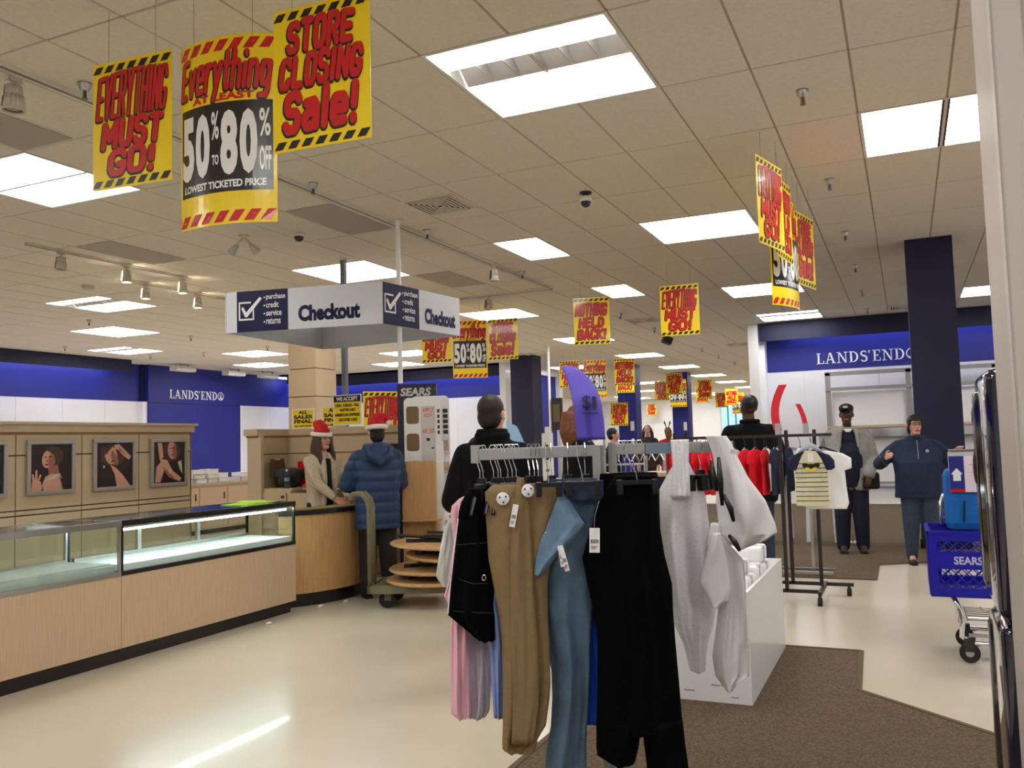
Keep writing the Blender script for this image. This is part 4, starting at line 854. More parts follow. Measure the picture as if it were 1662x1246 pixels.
# ================================================================ FLATBED TROLLEY WITH ROUND TABLE TOPS
mat('trolley_green', (120, 112, 84), .6, var=.2, vscale=12); mat('rubber', (26, 24, 23), .7)
t = thing('flatbed_trolley', 'olive flatbed trolley with a curved handle post by the customer', 'trolley', (-4.0, 7.08, 0), R(20))
part('deck', MB().b2((-.58, -.26, .17), (.6, .28, .2)), 'trolley_green', t)
part('deck_edge', MB().b2((-.6, -.28, .14), (.62, -.25, .21)).b2((-.6, .27, .14), (.62, .3, .21)).b2((-.6, -.28, .14), (-.57, .3, .21)), 'trolley_green', t)
for y in (-.24, -.1):
    part('handle_post', MB().tube([(-.58, y, .17), (-.58, y, .9), (-.6, y, .98), (-.65, y, 1.03), (-.72, y, 1.03), (-.76, y, 1.0)], [.022, .022, .022, .023, .026, .022], 10), 'trolley_green', t, smooth=True)
part('handle_bar', MB().cyl((-.74, -.26, 1.01), (-.74, -.08, 1.01), .03), 'trolley_green', t, smooth=True)
for x in (-.44, .46):
    for y in (-.17, .2):
        c = part('caster_fork', MB().b2((x-.02, y-.035, .07), (x+.04, y-.025, .17)).b2((x-.02, y+.025, .07), (x+.04, y+.035, .17)), 'trolley_green', t)
        part('wheel', MB().cyl((x, y-.022, .076), (x, y+.022, .076), .075, n=20), 'rubber', c)
def disc(x, y, z, r, tilt, label):
    t = thing('round_table_top', label, 'table top', (x, y, z), 0, 'round table tops on the trolley'); t.rotation_euler = (tilt[0], tilt[1], .3)
    part('wood_disc', MB().lathe([(r-.012, 0), (r, .008), (r, .022), (r-.012, .03)], n=48), 'disc_wood', t)
    part('folded_legs', MB().bar((-.24, -.1, .045), (.2, .16, .05), .03).bar((-.22, .18, .045), (.22, -.14, .05), .03).box((0, .02, .045), (.3, .08, .03), rz=.4).box((-.26, -.1, .045), (.06, .07, .03)), 'black_plastic', t)
disc(-4.03, 7.10, .212, .46, (0, 0), 'lowest round wooden table top on the trolley')
disc(-4.01, 7.10, .315, .45, (.015, .0), 'second round wooden table top from below on the trolley')
disc(-3.88, 7.08, .43, .40, (.02, .06), 'tilted round table top third from below, set to the right')
disc(-3.98, 7.09, .53, .46, (-.01, .045), 'topmost round wooden table top with black folding legs on it')
t = thing('black_table_legs', 'black folded steel table legs lying on the topmost round table top', 'table legs', (-3.98, 7.1, .575))
part('leg_tube', MB().tube([(-.35, -.2, .06), (-.1, -.05, .035), (.2, .05, .045), (.32, .22, .1)], .014), 'black_plastic', t); part('leg_tube', MB().tube([(-.25, .2, .05), (.1, .1, .06), (.3, -.12, .04)], .014), 'black_plastic', t)
part('leg_tube', MB().tube([(-.02, .24, .2), (.12, .18, .13), (.26, .1, .08)], .014), 'black_plastic', t); part('bracket', MB().box((.0, .0, .04), (.3, .1, .03), rz=.3), 'black_plastic', t); part('white_tag', MB().box((-.02, .2, .07), (.1, .04, .08), rz=.3), 'sign_white', t)
# ================================================================ PEOPLE
def solidify(mb, vox, smooth=6, name='m', mats='white_wall', fn=None, fac=.5):
    """fuse overlapping closed shapes of mb into one continuous smooth surface"""
    me = mb.mesh(name, mats); ob = bpy.data.objects.new('tmp', me); C.objects.link(ob)
    r = ob.modifiers.new('r', 'REMESH'); r.mode = 'VOXEL'; r.voxel_size = vox; r.use_smooth_shade = True
    if smooth:
        s = ob.modifiers.new('s', 'SMOOTH'); s.iterations = smooth; s.factor = fac
    dg = bpy.context.evaluated_depsgraph_get(); out = bpy.data.meshes.new_from_object(ob.evaluated_get(dg), depsgraph=dg)
    bpy.data.objects.remove(ob); bpy.data.meshes.remove(me)
    out.name = name; out.materials.clear()
    for m in (mats if isinstance(mats, (list, tuple)) else [mats]): out.materials.append(MATS[m] if isinstance(m, str) else m)
    if fn:
        for v in out.vertices: v.co = fn(v.co)
    out.polygons.foreach_set('use_smooth', [True]*len(out.polygons)); out.update()
    return out
def ik(S, T, l1, l2, pole):
    S, T = Vector(S), Vector(T); d = T-S; L = min(d.length, (l1+l2)*.999); dn = d.normalized()
    a = (l1*l1-l2*l2+L*L)/(2*L); hh = math.sqrt(max(l1*l1-a*a, 0)); p = Vector(pole); p = (p-dn*p.dot(dn)).normalized()
    return S+dn*a+p*hh, S+dn*L
def hand(mb, w, d, nrm, side, curl=.5, s=1.0):
    """palm and five fingers; d = pointing direction, nrm = palm normal, side = thumb direction sign"""
    d = Vector(d).normalized(); nrm = Vector(nrm); nrm = (nrm-d*nrm.dot(d)).normalized(); x = d.cross(nrm)*side
    w = Vector(w); mb.cap(w, .026*s, w+d*.02*s, .028*s)
    for k in (-1, 0, 1): mb.cap(w+d*.02*s+x*.018*k*s, .015*s, w+d*.085*s+x*.025*k*s, .014*s)
    for k, ln in zip((-1.5, -.5, .5, 1.5), (.065, .078, .082, .074)):
        p = w+d*.09*s+x*.019*k*s; dd = d.copy()
        for seg, f in enumerate((.45, .32, .23)):
            dd = (dd+nrm*curl*(.35+.3*seg)).normalized(); q = p+dd*ln*f*s; mb.cap(p, .0095*s-.001*s*seg, q, .0085*s-.001*s*seg, 7); p = q
    p = w+d*.03*s+x*.025*s
    for f, dd in ((.035, (x+d*.6+nrm*.2)), (.03, (x*.35+d+nrm*.4)), (.025, (d+nrm*.5*curl))):
        q = p+Vector(dd).normalized()*f*s; mb.cap(p, .0115*s, q, .0095*s, 7); p = q
class Person:
    def __init__(self, label, loc, rz, H, wl=None, wr=None, bulk=1.0, head=(0, 0), vox=.009, legs=None, pole_l=(-.6, -.6, -.6), pole_r=(.6, -.6, -.6), curl=.6, skin='skin', nod=0, hn_l=None, hn_r=None, feat=True, bodyb=None):
        s = self.s = H/1.75; self.t = thing('person', label, 'person', loc, rz); self.vox = vox; self.bulk = bulk; bb = bodyb or min(bulk, 1.15)
        V = lambda x, y, z: Vector((x*s, y*s, z*s)); self.V = V
        legs = legs or ((-.10, .03, -.11, 0), (.10, .03, .11, 0))      # knee x, y ; ankle x, y
        self.hip = [V(-.09, 0, .92), V(.09, 0, .92)]; self.knee = [V(l[0], l[1], .5) for l in legs]; self.ank = [V(l[2], l[3], .09) for l in legs]
        sh = .172*(.62+.38*bulk); self.sho = [V(-sh, 0, 1.395), V(sh, 0, 1.395)]
        wl = Vector(wl)*s if wl else V(-.24, .05, .86); wr = Vector(wr)*s if wr else V(.24, .05, .86)
        self.elb = []; self.wri = []
        for S, T, P in ((self.sho[0], wl, pole_l), (self.sho[1], wr, pole_r)):
            e, w = ik(S, T, .295*s, .265*s, P); self.elb.append(e); self.wri.append(w)
        b = MB()
        for k in range(2):
            b.cap(self.hip[k], .085*s, self.knee[k], .055*s); b.cap(self.knee[k], .055*s, self.ank[k], .038*s); b.cap(self.ank[k], .04*s, self.ank[k]+V(0, .14, -.055), .03*s)
            b.cap(self.sho[k], .05*s, self.elb[k], .04*s); b.cap(self.elb[k], .04*s, self.wri[k], .026*s)
            d = (self.wri[k]-self.elb[k]); nr = (hn_l, hn_r)[k] or ((.4, 0, -.6) if k == 0 else (-.4, 0, -.6))
            hand(b, self.wri[k], d, nr, -1 if k == 0 else 1, curl, s)
        b.ell(V(0, 0, .98), (.155*s*bb, .11*s*bb, .13*s)); b.ell(V(0, .01, 1.16), (.14*s*bb, .10*s*bb, .17*s)); b.ell(V(0, 0, 1.33), (.165*s, .105*s, .15*s)); b.cap(self.sho[0], .05*s, self.sho[1], .05*s)
        b.cap(V(0, -.01, 1.4), .06*s, V(0, .005, 1.56), .05*s)
        self.hm = Matrix.Rotation(head[0], 3, 'Z') @ Matrix.Rotation(nod, 3, 'X'); self.hc = V(0, .01, 1.64)
        hp = lambda x, y, z: self.hc + self.hm @ (Vector((x, y, z))*s); self.hp = hp
        b.ell(hp(0, -.012, .025), (.074*s, .094*s, .092*s), 14, 10, self.hm); b.ell(hp(0, .02, -.045), (.058*s, .068*s, .07*s), 14, 10, self.hm)
        b.cap(hp(-.02, .055, -.095), .024*s, hp(.02, .055, -.095), .024*s)
        b.cap(hp(0, .086, .012), .009*s, hp(0, .102, -.022), .0135*s); b.cap(hp(-.012, .093, -.026), .008*s, hp(.012, .093, -.026), .008*s)
        b.cap(hp(-.045, .075, .03), .012*s, hp(.045, .075, .03), .012*s); b.cap(hp(-.018, .083, -.06), .010*s, hp(.018, .083, -.06), .010*s)
        for k in (-1, 1): b.ell(hp(.074*k, -.008, -.005), (.012*s, .022*s, .033*s), 8, 6, self.hm); b.ell(hp(.04*k, .06, -.025), (.022*s, .022*s, .022*s), 8, 6)
        self.body = link('body', solidify(b, vox, 3, 'body', skin), self.t)
        if feat:
            for k in (-1, 1):
                e = part('eye', MB().ell(hp(.031*k, .083, .008), (.0115*s, .007*s, .0058*s), 10, 6, self.hm), 'eye_white', self.t, smooth=True); part('iris', MB().ell(hp(.031*k, .0885, .008), (.006*s, .004*s, .006*s), 8, 6, self.hm), 'eye_dark', e)
                part('eyebrow', MB().cap(hp(.014*k, .0955, .03), .004*s, hp(.048*k, .087, .032), .003*s, 6), 'hair_dark', self.t)
            part('lips', MB().cap(hp(-.02, .09, -.06), .0055*s, hp(0, .0945, -.06), .0075*s, 6).cap(hp(0, .0945, -.06), .0075*s, hp(.02, .09, -.06), .0055*s, 6), 'lips', self.t, smooth=True)
    def mesh(self, name, mb, m, vox=None, smooth=5, fn=None, parent=None):
        return link(name, solidify(mb, vox or self.vox*1.2, smooth, name, m, fn), parent or self.t)
    def torso(self, mb, hem=.86, b=1.0, hemw=1.0, depth=1.0, top=1.49, belly=0):
        s = self.s; B = b*self.bulk; n = 20; rings = []
        prof = [(hem, .165*B*hemw, .115*B*depth, .0), (hem+.08, .17*B, .12*B*depth, belly*.5), (1.06, .168*B, .12*B*depth, belly), (1.2, .178*B, .125*B*depth, belly*.8), (1.32, .192*B, .122*b*depth, .005), (1.41, .185*(.5+.5*B), .10*b, -.005), (1.455, .125*(.6+.4*B), .085*b, -.01), (top, .07*b, .068*b, -.005)]
        for z, hx, hy, y0 in prof:
            rings.append([Vector((hx*math.copysign(abs(math.cos(a))**.8, math.cos(a)), y0+hy*math.copysign(abs(math.sin(a))**.8, math.sin(a)), z))*s for a in [2*math.pi*k/n for k in range(n)]])
        mb.ring_loft(rings); return mb
    def sleeves(self, mb, r=(.075, .06, .045), short=0):
        s = self.s; q = .75+.25*self.bulk
        for k in range(2):
            mb.cap(Vector((self.sho[k].x*.35, -.012*s, 1.435*s)), .055*s, self.sho[k]*1.0, r[0]*s*.86)
            mb.cap(self.sho[k], r[0]*s*.88, self.sho[k].lerp(self.elb[k], .35), r[0]*s*.95*q); mb.cap(self.sho[k].lerp(self.elb[k], .35), r[0]*s*.95*q, self.elb[k], r[1]*s*q)
            if not short: mb.cap(self.elb[k], r[1]*s*q, self.elb[k].lerp(self.wri[k], .93), r[2]*s*q)
        return mb
    def trousers(self, m, r=(.1, .078, .06), top=1.0, name='trousers', fn=None):
        s = self.s; mb = MB(); q = .4+.6*self.bulk
        for k in range(2):
            h = self.hip[k]; mb.cap(h, r[0]*s*q, self.knee[k], r[1]*s*q); mb.cap(self.knee[k], r[1]*s*q, self.ank[k]+Vector((0, 0, .0)), r[2]*s*(.7+.3*q))
        mb.ell((0, 0, .95*s), (.172*s*self.bulk, .122*s*self.bulk, .12*s))
        return self.mesh(name, mb, m, fn=fn)
    def shoes(self, m, sole='rubber'):
        s = self.s
        for k in range(2):
            a = self.ank[k]; mb = MB(); mb.cap(a+self.V(0, -.03, -.02), .045*s, a+self.V(0, .02, -.03), .045*s); mb.cap(a+self.V(0, 0, -.05), .04*s, a+self.V(0, .14, -.055), .036*s)
            o = self.mesh('shoe', mb, m, .01, 3, fn=lambda v: Vector((v.x, v.y, max(v.z, .012))))
            pr = [(a.x+x*s, a.y+y*s) for x, y in ((-.038, -.07), (.038, -.07), (.046, .05), (.045, .14), (.025, .185), (-.025, .185), (-.045, .14), (-.046, .05))]
            part('sole', MB().prism(pr, .001, .02), sole, o)
    def glasses(self, m='black_plastic'):
        hp = self.hp; s = self.s; mb = MB()
        for k in (-1, 1):
            mb.tube([hp(k*(.034+.024*math.cos(a)), .104, .006+.017*math.sin(a)) for a in [2*math.pi*i/14 for i in range(15)]], .0022*s, 6)
            mb.tube([hp(.058*k, .103, .01), hp(.078*k, .05, .012), hp(.08*k, -.01, .01)], .0022*s, 6)
        mb.tube([hp(-.01, .106, .01), hp(.01, .106, .01)], .0022*s, 6); part('glasses', mb, m, self.t)
    def hair(self, mb, m, name='hair', vox=None, smooth=3): return self.mesh(name, mb, m, vox or self.vox, smooth)
    def short_hair(self, m, low=-.03, thick=1.0):
        hp = self.hp; s = self.s; mb = MB()
        mb.ell(hp(0, -.022, .04), (.08*s*thick, .096*s*thick, .088*s*thick), 16, 10, self.hm); mb.ell(hp(0, -.04, low+.035), (.078*s*thick, .066*s*thick, .085*s), 14, 8, self.hm)
        return self.hair(mb, m)
    def santa(self, tip):
        hp = self.hp; s = self.s; mb = MB()
        mb.ell(hp(0, -.012, .075), (.088*s, .104*s, .07*s), 16, 8, self.hm); mb.tube([hp(0, -.012, .1), hp(tip[0]*.35, tip[1]*.35-.01, .165), hp(tip[0]*.8, tip[1]*.8, tip[2]*.6+.1), hp(tip[0], tip[1], tip[2])], [.082*s, .06*s, .038*s, .02*s], 14)
        h = self.mesh('santa_hat', mb, 'hat_red', self.vox, 3)
        tr = MB().tube([hp(.092*math.cos(a), -.014+.108*math.sin(a), .05-.012*math.sin(a)) for a in [2*math.pi*i/20 for i in range(21)]], .026*s, 10)
        tm_ = solidify(tr, self.vox, 1, 'hat_trim', 'fur_white'); link('hat_trim', tm_, h); part('pompom', MB().ell(hp(*tip), (.032*s, .032*s, .032*s), 12, 8), 'fur_white', h, smooth=True)
def quilt(person, pitch, amp, axis_fn):
    def f(v):
        q = axis_fn(v); r = abs(math.sin(math.pi*q/pitch))**.6
        c = Vector((0, 0, v.z)); d = (v-c); d.z = 0
        return v+(d.normalized() if d.length > 1e-4 else d)*amp*(r-.6)
    return f
mat('skin', (214, 160, 136), .55, spec=.3); mat('skin_dark', (84, 54, 42), .5, spec=.3); mat('eye_white', (190, 180, 172), .3); mat('eye_dark', (34, 24, 20), .2); mat('lips', (170, 84, 80), .45)
mat('hair_dark', (34, 22, 18), .6, var=.4, vscale=40, stretch=(4, 4, 1)); mat('hair_brown', (74, 44, 30), .55, var=.4, vscale=40, stretch=(4, 4, 1)); mat('hair_black', (16, 14, 16), .5); mat('hair_blonde', (128, 92, 56), .55, var=.4, vscale=40, stretch=(4, 4, 1))
mat('hat_red', (200, 14, 24), .8, var=.2, vscale=30); mat('fur_white', (238, 234, 228), 1, bump=.8, bscale=160)
mat('knit_beige', (206, 190, 162), .95, var=.25, vscale=70, bump=.8, bscale=90); mat('black_top', (16, 16, 22), .9); mat('puffer_blue', (22, 56, 96), .55, var=.2, vscale=10); mat('trouser_dark', (34, 28, 26), .9); mat('jacket_black', (15, 15, 19), .85, spec=.15, var=.3, vscale=25)
mat('shoe_dark', (34, 36, 44), .6); mat('grey_jacket', (150, 148, 144), .85, var=.15, vscale=20); mat('navy_trouser', (22, 24, 46), .9); mat('fleece_navy', (26, 44, 72), .9, var=.2, vscale=30); mat('denim', (48, 62, 84), .85, var=.25, vscale=40); mat('green_top', (30, 80, 62), .9); mat('red_top', (186, 26, 32), .9)

# --- cashier: beige cardigan, santa hat, glasses
p = Person('person in a santa hat and beige knit cardigan behind the cash desk, holding papers', (-5.58, 7.47, 0), R(-112), 1.66, wl=(-.12, .34, 1.0), wr=(.06, .36, 1.0), head=(.12, 0), vox=.007, pole_l=(-.5, -.6, -.6), pole_r=(.5, -.6, -.6), curl=.5)
p.mesh('black_top', p.torso(MB(), .88, .92), 'black_top'); p.trousers('black_top'); p.shoes('shoe_dark')
mb = p.torso(MB(), .72, 1.06, 1.12); p.sleeves(mb, (.07, .058, .044)); s = p.s
def cut_front(v, s=s):        # the cardigan hangs open in front
    if v.y > .03*s and abs(v.x) < .075*s and v.z < 1.42*s: return Vector((v.x + (.0 if v.x == 0 else math.copysign(.0, v.x)), v.y-.05*s*(1-abs(v.x)/(.075*s)), v.z))
    return v
p.mesh('cardigan', mb, 'knit_beige', fn=cut_front)
V = p.V; part('shirt_front', MB().plate([(-.05*s, .8*s), (.05*s, .8*s), (.045*s, 1.2*s), (.02*s, 1.42*s), (-.02*s, 1.42*s), (-.045*s, 1.2*s)], .06*s, .135*s), 'black_top', p.t)
for k in (-1, 1): part('cardigan_lapel', MB().tube([V(.03*k, .07, 1.47), V(.055*k, .12, 1.36), V(.06*k, .145, 1.2), V(.07*k, .15, .95), V(.1*k, .14, .75)], [.022*s, .03*s, .03*s, .025*s, .02*s], 8), 'knit_beige', p.t, smooth=True)
p.glasses('brass'); hp = p.hp; mb = MB()
mb.ell(hp(0, -.025, .03), (.082*s, .095*s, .09*s), 16, 10, p.hm)
for k in (-1, 1):
    for q in range(3): mb.tube([hp(.07*k, -.04+.03*q, .03), hp(.085*k, -.03+.035*q, -.08), hp(.095*k, -.01+.04*q, -.2), hp(.085*k, .02+.035*q, -.32)], [.03*s, .03*s, .028*s, .012*s], 8)
mb.tube([hp(0, -.09, .0), hp(0, -.11, -.12), hp(0, -.1, -.24)], [.06*s, .07*s, .03*s], 10)
p.hair(mb, 'hair_brown'); p.santa((-.0, -.14, .12))
t = thing('paper_slips', 'white paper slips and a red card in the cashier hands', 'paper', (-5.2, 7.35, 1.06 - .03)); part('slip', MB().box((0, .0, .0), (.2, .08, .002), rz=.3, ry=.15), 'sign_white', t); part('card', MB().box((.03, -.03, -.03), (.09, .055, .002), rz=.5), mat('card_red', (220, 110, 84), .5), t)
# --- customer: blue puffer, santa hat, back to the camera
p = Person('person in a blue quilted puffer jacket and santa hat, back turned, at the cash desk', (-4.74, 7.22, 0), R(44), 1.70, wl=(-.2, .32, 1.08), wr=(.16, .34, 1.05), bulk=1.18, head=(.1, 0), vox=.009, feat=False)
mb = p.torso(MB(), .68, 1.12, 1.02); p.sleeves(mb, (.095, .085, .06)); mb.ell(p.V(0, -.1, 1.45), (.13*p.s, .08*p.s, .1*p.s)); s = p.s
mb.tube([p.V(.11*math.cos(a), -.005+.095*math.sin(a), 1.5) for a in [2*math.pi*i/16 for i in range(17)]], .035*s, 8)
p.mesh('puffer_jacket', mb, 'puffer_blue', .011, 4, fn=quilt(p, .105*s, .012, lambda v: v.z))
mb = MB().tube([p.V(-.11, -.13, 1.5), p.V(-.08, -.185, 1.4), p.V(0, -.2, 1.35), p.V(.08, -.185, 1.4), p.V(.11, -.13, 1.5)], [.035*s, .05*s, .055*s, .05*s, .035*s], 10).ell(p.V(0, -.155, 1.43), (.1*s, .05*s, .075*s))
p.mesh('hood', mb, 'puffer_blue', .011, 4)
p.trousers('trouser_dark', (.1, .085, .075)); p.shoes('shoe_dark'); p.short_hair('hair_dark', -.06); p.santa((.12, -.03, .1))
# --- man in black seen from behind
p = Person('person with short dark hair and a black jacket, back turned, behind the front clothes rack', (-2.32, 4.82, 0), R(16), 1.74, wl=(-.15, .22, 1.0), wr=(.17, .22, .98), bulk=1.0, head=(-.28, 0), vox=.008, feat=False)
s = p.s; mb = p.torso(MB(), .72, 1.12, 1.0, top=1.52); p.sleeves(mb, (.085, .078, .06)); mb.tube([p.V(.085*math.cos(a), -.008+.08*math.sin(a), 1.51) for a in [2*math.pi*i/16 for i in range(17)]], .03*s, 8)
p.mesh('jacket', mb, 'jacket_black', .011); p.mesh('collar', MB().tube([p.V(.082*math.cos(a), -.008+.078*math.sin(a), 1.535) for a in [2*math.pi*i/16 for i in range(17)]], .02*s, 8), 'jacket_black', .009, 2)
p.trousers('black_top'); p.shoes('shoe_dark'); p.short_hair('hair_dark', -.05, 1.02)
# --- shopper with a striped sleeve behind him
p = Person('person in a green top and red striped sleeve, mostly hidden behind the man in black', (-3.0, 6.0, 0), R(-60), 1.5, wl=(-.1, .42, 1.42), wr=(.2, .25, .95), vox=.012, feat=False, head=(0, 0))
p.mesh('green_top', p.sleeves(p.torso(MB(), .8, 1.0)), 'green_top'); p.trousers('denim'); p.shoes('shoe_dark'); p.short_hair('hair_dark')
e, w_ = p.elb[0], p.wri[0]
for q in range(5): part('sleeve_stripe', MB().cap(e.lerp(w_, .2+.15*q), .05*p.s, e.lerp(w_, .33+.15*q), .046*p.s), 'red_top' if q % 2 else 'sign_white', p.t, smooth=True)
tag(part('light_blue_shirt', MB().add([(0, 0, 0), (.16, .04, -.1), (.05, .02, .16), (-.03, 0, .2), (.02, .03, .0), (.15, .06, -.09), (.05, .05, .14)], [(0, 1, 2, 3), (4, 6, 5), (0, 4, 5, 1), (2, 6, 4, 3)]).xf(lambda v: v+Vector((-2.72, 5.95, 1.42))), mat('light_blue', (150, 186, 222), .8), None, (-2.72, 5.95, 1.42)), 'light blue shirt held up beside the man in black', 'shirt')
# --- bald man from behind
p = Person('person with a shaved head and black jacket, back turned, behind the red baby clothes', (-1.47, 9.2, 0), R(22), 1.87, bulk=1.25, head=(.25, 0), skin='skin_dark', vox=.01, feat=False)
s = p.s; mb = p.torso(MB(), .74, 1.12, 1.0, top=1.5); p.sleeves(mb, (.095, .08, .06)); p.mesh('jacket', mb, 'jacket_black', .012); p.mesh('collar', MB().tube([p.V(.08*math.cos(a), -.008+.078*math.sin(a), 1.505) for a in [2*math.pi*i/16 for i in range(17)]], .022*s, 8), 'jacket_black', .01, 2)
p.trousers('denim', (.105, .085, .07)); p.shoes(mat('shoe_navy', (30, 44, 80), .6), 'sign_white'); p.short_hair('hair_black', .0, .985)
# --- man with cap and grey jacket, facing the camera
p = Person('person in a dark cap and open grey jacket, facing the camera by the right wall', (-.66, 11.45, 0), R(188), 1.80, wl=(-.2, .2, .92), wr=(.16, .05, .9), bulk=1.2, head=(-.15, 0), skin='skin_dark', vox=.008)
s = p.s; V = p.V; p.mesh('dark_shirt', p.torso(MB(), .8, 1.0, belly=.04), 'navy_trouser'); p.trousers('navy_trouser', (.11, .088, .075)); p.shoes('shoe_dark')
mb = p.torso(MB(), .74, 1.1, 1.04, belly=.02); p.sleeves(mb, (.092, .08, .062))
p.mesh('grey_jacket', mb, 'grey_jacket', .011, 5, fn=lambda v: Vector((v.x, v.y-.075*s*max(0, 1-abs(v.x)/(.11*s)), v.z)) if (v.y > .02 and abs(v.x) < .11*s and v.z < 1.45*s) else v)
part('shirt_front', MB().plate([(-.095*s, .78*s), (.095*s, .78*s), (.09*s, 1.25*s), (.04*s, 1.44*s), (-.04*s, 1.44*s), (-.09*s, 1.25*s)], .04*s, .132*s), 'navy_trouser', p.t, bevel=.02)
part('white_collar', MB().plate([(-.05*s, 1.47*s), (.05*s, 1.47*s), (0, 1.4*s)], .06*s, .125*s), 'sign_white', p.t)
mb = MB()
for k in (-1, 1): mb.tube([V(.05*k, .06, 1.5), V(.1*k, .11, 1.42), V(.105*k, .15, 1.25)], [.02*s, .035*s, .015*s], 8)
p.mesh('jacket_lapels', mb, 'grey_jacket', .01, 2)
hp = p.hp; p.short_hair('hair_black', -.02, .99); mb = MB(); mb.ell(hp(0, -.01, .075), (.086*s, .104*s, .062*s), 16, 10, p.hm); c = p.mesh('cap', mb, mat('cap_black', (28, 26, 28), .8), .009, 2)
part('cap_brim', MB().prism([(-.075, .07), (.075, .07), (.07, .14), (.035, .17), (-.035, .17), (-.07, .14)], .062, .07).xf(lambda v: p.hc+p.hm @ (v*s)), 'cap_black', c)
part('cap_badge', MB().ell(hp(0, .096, .09), (.03*s, .004*s, .015*s), 10, 6, p.hm), 'reflector', c)
t = thing('shoulder_bag', 'black bag hanging at the side of the man in the cap', 'bag', (-.42, 11.36, .78)); part('bag_body', MB().box((0, 0, .1), (.2, .1, .2)), 'black_matte', t, bevel=.03); part('strap', MB().tube([(-.05, -.03, .2), (-.16, -.06, .42), (-.3, -.04, .66)], .012), 'black_matte', t)
# --- woman in a navy fleece, facing the camera
p = Person('person with dark bangs and glasses in a navy fleece jacket beside the blue cart', (.09, 10.66, 0), R(186), 1.63, wl=(-.42, .18, 1.32), wr=(.36, .25, 1.26), bulk=1.38, head=(.18, 0), vox=.0075, pole_l=(-.6, -.2, -.7), pole_r=(.7, -.2, -.7), curl=.8, hn_l=(0, -.3, -1), hn_r=(-1, 0, .1))
s = p.s; V = p.V; mb = p.torso(MB(), .78, 1.1, 1.06, belly=.05, top=1.52); p.sleeves(mb, (.085, .072, .052)); mb.tube([V(.075*math.cos(a), .0+.075*math.sin(a), 1.5) for a in [2*math.pi*i/16 for i in range(17)]], .024*s, 8)
p.mesh('fleece_jacket', mb, 'fleece_navy', .01); part('zip', MB().tube([V(0, .115, 1.46), V(0, .172, 1.33), V(0, .205, 1.2)], .004), 'steel', p.t)
part('chest_emblem', MB().tube([V(-.115, .157, 1.335), V(-.1, .163, 1.345), V(-.085, .168, 1.335)], .005).tube([V(-.12, .157, 1.322), V(-.085, .168, 1.322)], .003), 'sign_white', p.t)
p.trousers('denim', (.1, .08, .06)); p.shoes(mat('shoe_wine', (70, 24, 44), .6), 'rubber'); p.glasses('black_plastic'); hp = p.hp
mb = MB(); mb.ell(hp(0, -.026, .038), (.082*s, .096*s, .09*s), 16, 10, p.hm); mb.ell(hp(0, -.05, -.05), (.08*s, .055*s, .08*s), 14, 8, p.hm)
for k in (-1, 1): mb.tube([hp(.07*k, .04, .06), hp(.084*k, .03, -.02), hp(.08*k, .015, -.08)], [.014*s, .013*s, .008*s], 8)
for q in range(7): mb.tube([hp(-.06+.02*q, .05, .105), hp(-.065+.0215*q, .09, .075), hp(-.066+.022*q, .098, .042)], [.018*s, .011*s, .005*s], 7)
p.hair(mb, mat('hair_bob', (30, 22, 22), .5, var=.3, vscale=50, stretch=(4, 4, 1)))
t = thing('scissors', 'dark scissors and a green tag in the raised hand of the woman in navy', 'tool', (-.27, 10.38, 1.18)); part('blade', MB().bar((0, 0, 0), (-.05, -.02, .12), .012, .004), 'steel', t); part('handle', MB().tube([(0, 0, 0), (.03, -.01, -.06), (.06, -.01, -.1)], .008), 'black_plastic', t); part('green_tag', MB().box((.08, -.02, .02), (.07, .01, .03), ry=.3), mat('teal', (40, 150, 130), .5), t)
# --- distant shoppers
p = Person('person with long brown hair behind the purple price flag', (-2.24, 6.2, 0), R(-50), 1.73, vox=.011, feat=False)
p.mesh('dark_coat', p.sleeves(p.torso(MB(), .7, 1.1)), 'jacket_black'); p.trousers('black_top'); p.shoes('shoe_dark'); hp = p.hp; s = p.s
p.hair(MB().ell(hp(0, -.025, .03), (.085*s, .1*s, .09*s)).tube([hp(0, -.08, .05), hp(0, -.1, -.1), hp(0, -.09, -.28)], [.08*s, .085*s, .04*s], 10), mat('hair_auburn', (126, 72, 40), .55, var=.4, vscale=40))
p = Person('person with short dark hair seen in profile right of the purple price flag', (-4.3, 13.4, 0), R(-70), 1.64, vox=.014, feat=False)
p.mesh('dark_coat', p.sleeves(p.torso(MB(), .75, 1.1)), 'jacket_black'); p.trousers('black_top'); p.shoes('shoe_dark'); p.short_hair('hair_dark', -.04, 1.03)
p = Person('far person with long dark hair in a dark coat, left of the one in red', (-5.45, 19.6, 0), R(190), 1.78, vox=.014)
p.mesh('dark_coat', p.sleeves(p.torso(MB(), .75, 1.1)), mat('brown_coat', (56, 42, 40), .9)); p.trousers('denim'); p.shoes('shoe_dark'); hp = p.hp; s = p.s; mb = MB().ell(hp(0, -.03, .035), (.085*s, .095*s, .09*s))
for k in (-1, 1): mb.tube([hp(.07*k, -.02, .04), hp(.1*k, .0, -.1), hp(.11*k, .02, -.26)], [.03*s, .045*s, .03*s], 8)
p.hair(mb, 'hair_dark')
p = Person('far person in a red top with toy antlers on the head, back turned', (-5.1, 20.1, 0), R(30), 1.72, vox=.014, feat=False)
p.mesh('red_top', p.sleeves(p.torso(MB(), .75, 1.08)), 'red_top'); p.trousers('denim'); p.shoes('shoe_dark'); hp = p.hp; s = p.s
p.hair(MB().ell(hp(0, -.025, .03), (.088*s, .1*s, .092*s)).tube([hp(0, -.08, .05), hp(0, -.09, -.1), hp(0, -.08, -.18)], [.08*s, .08*s, .04*s], 10), 'hair_blonde')
mb = MB()
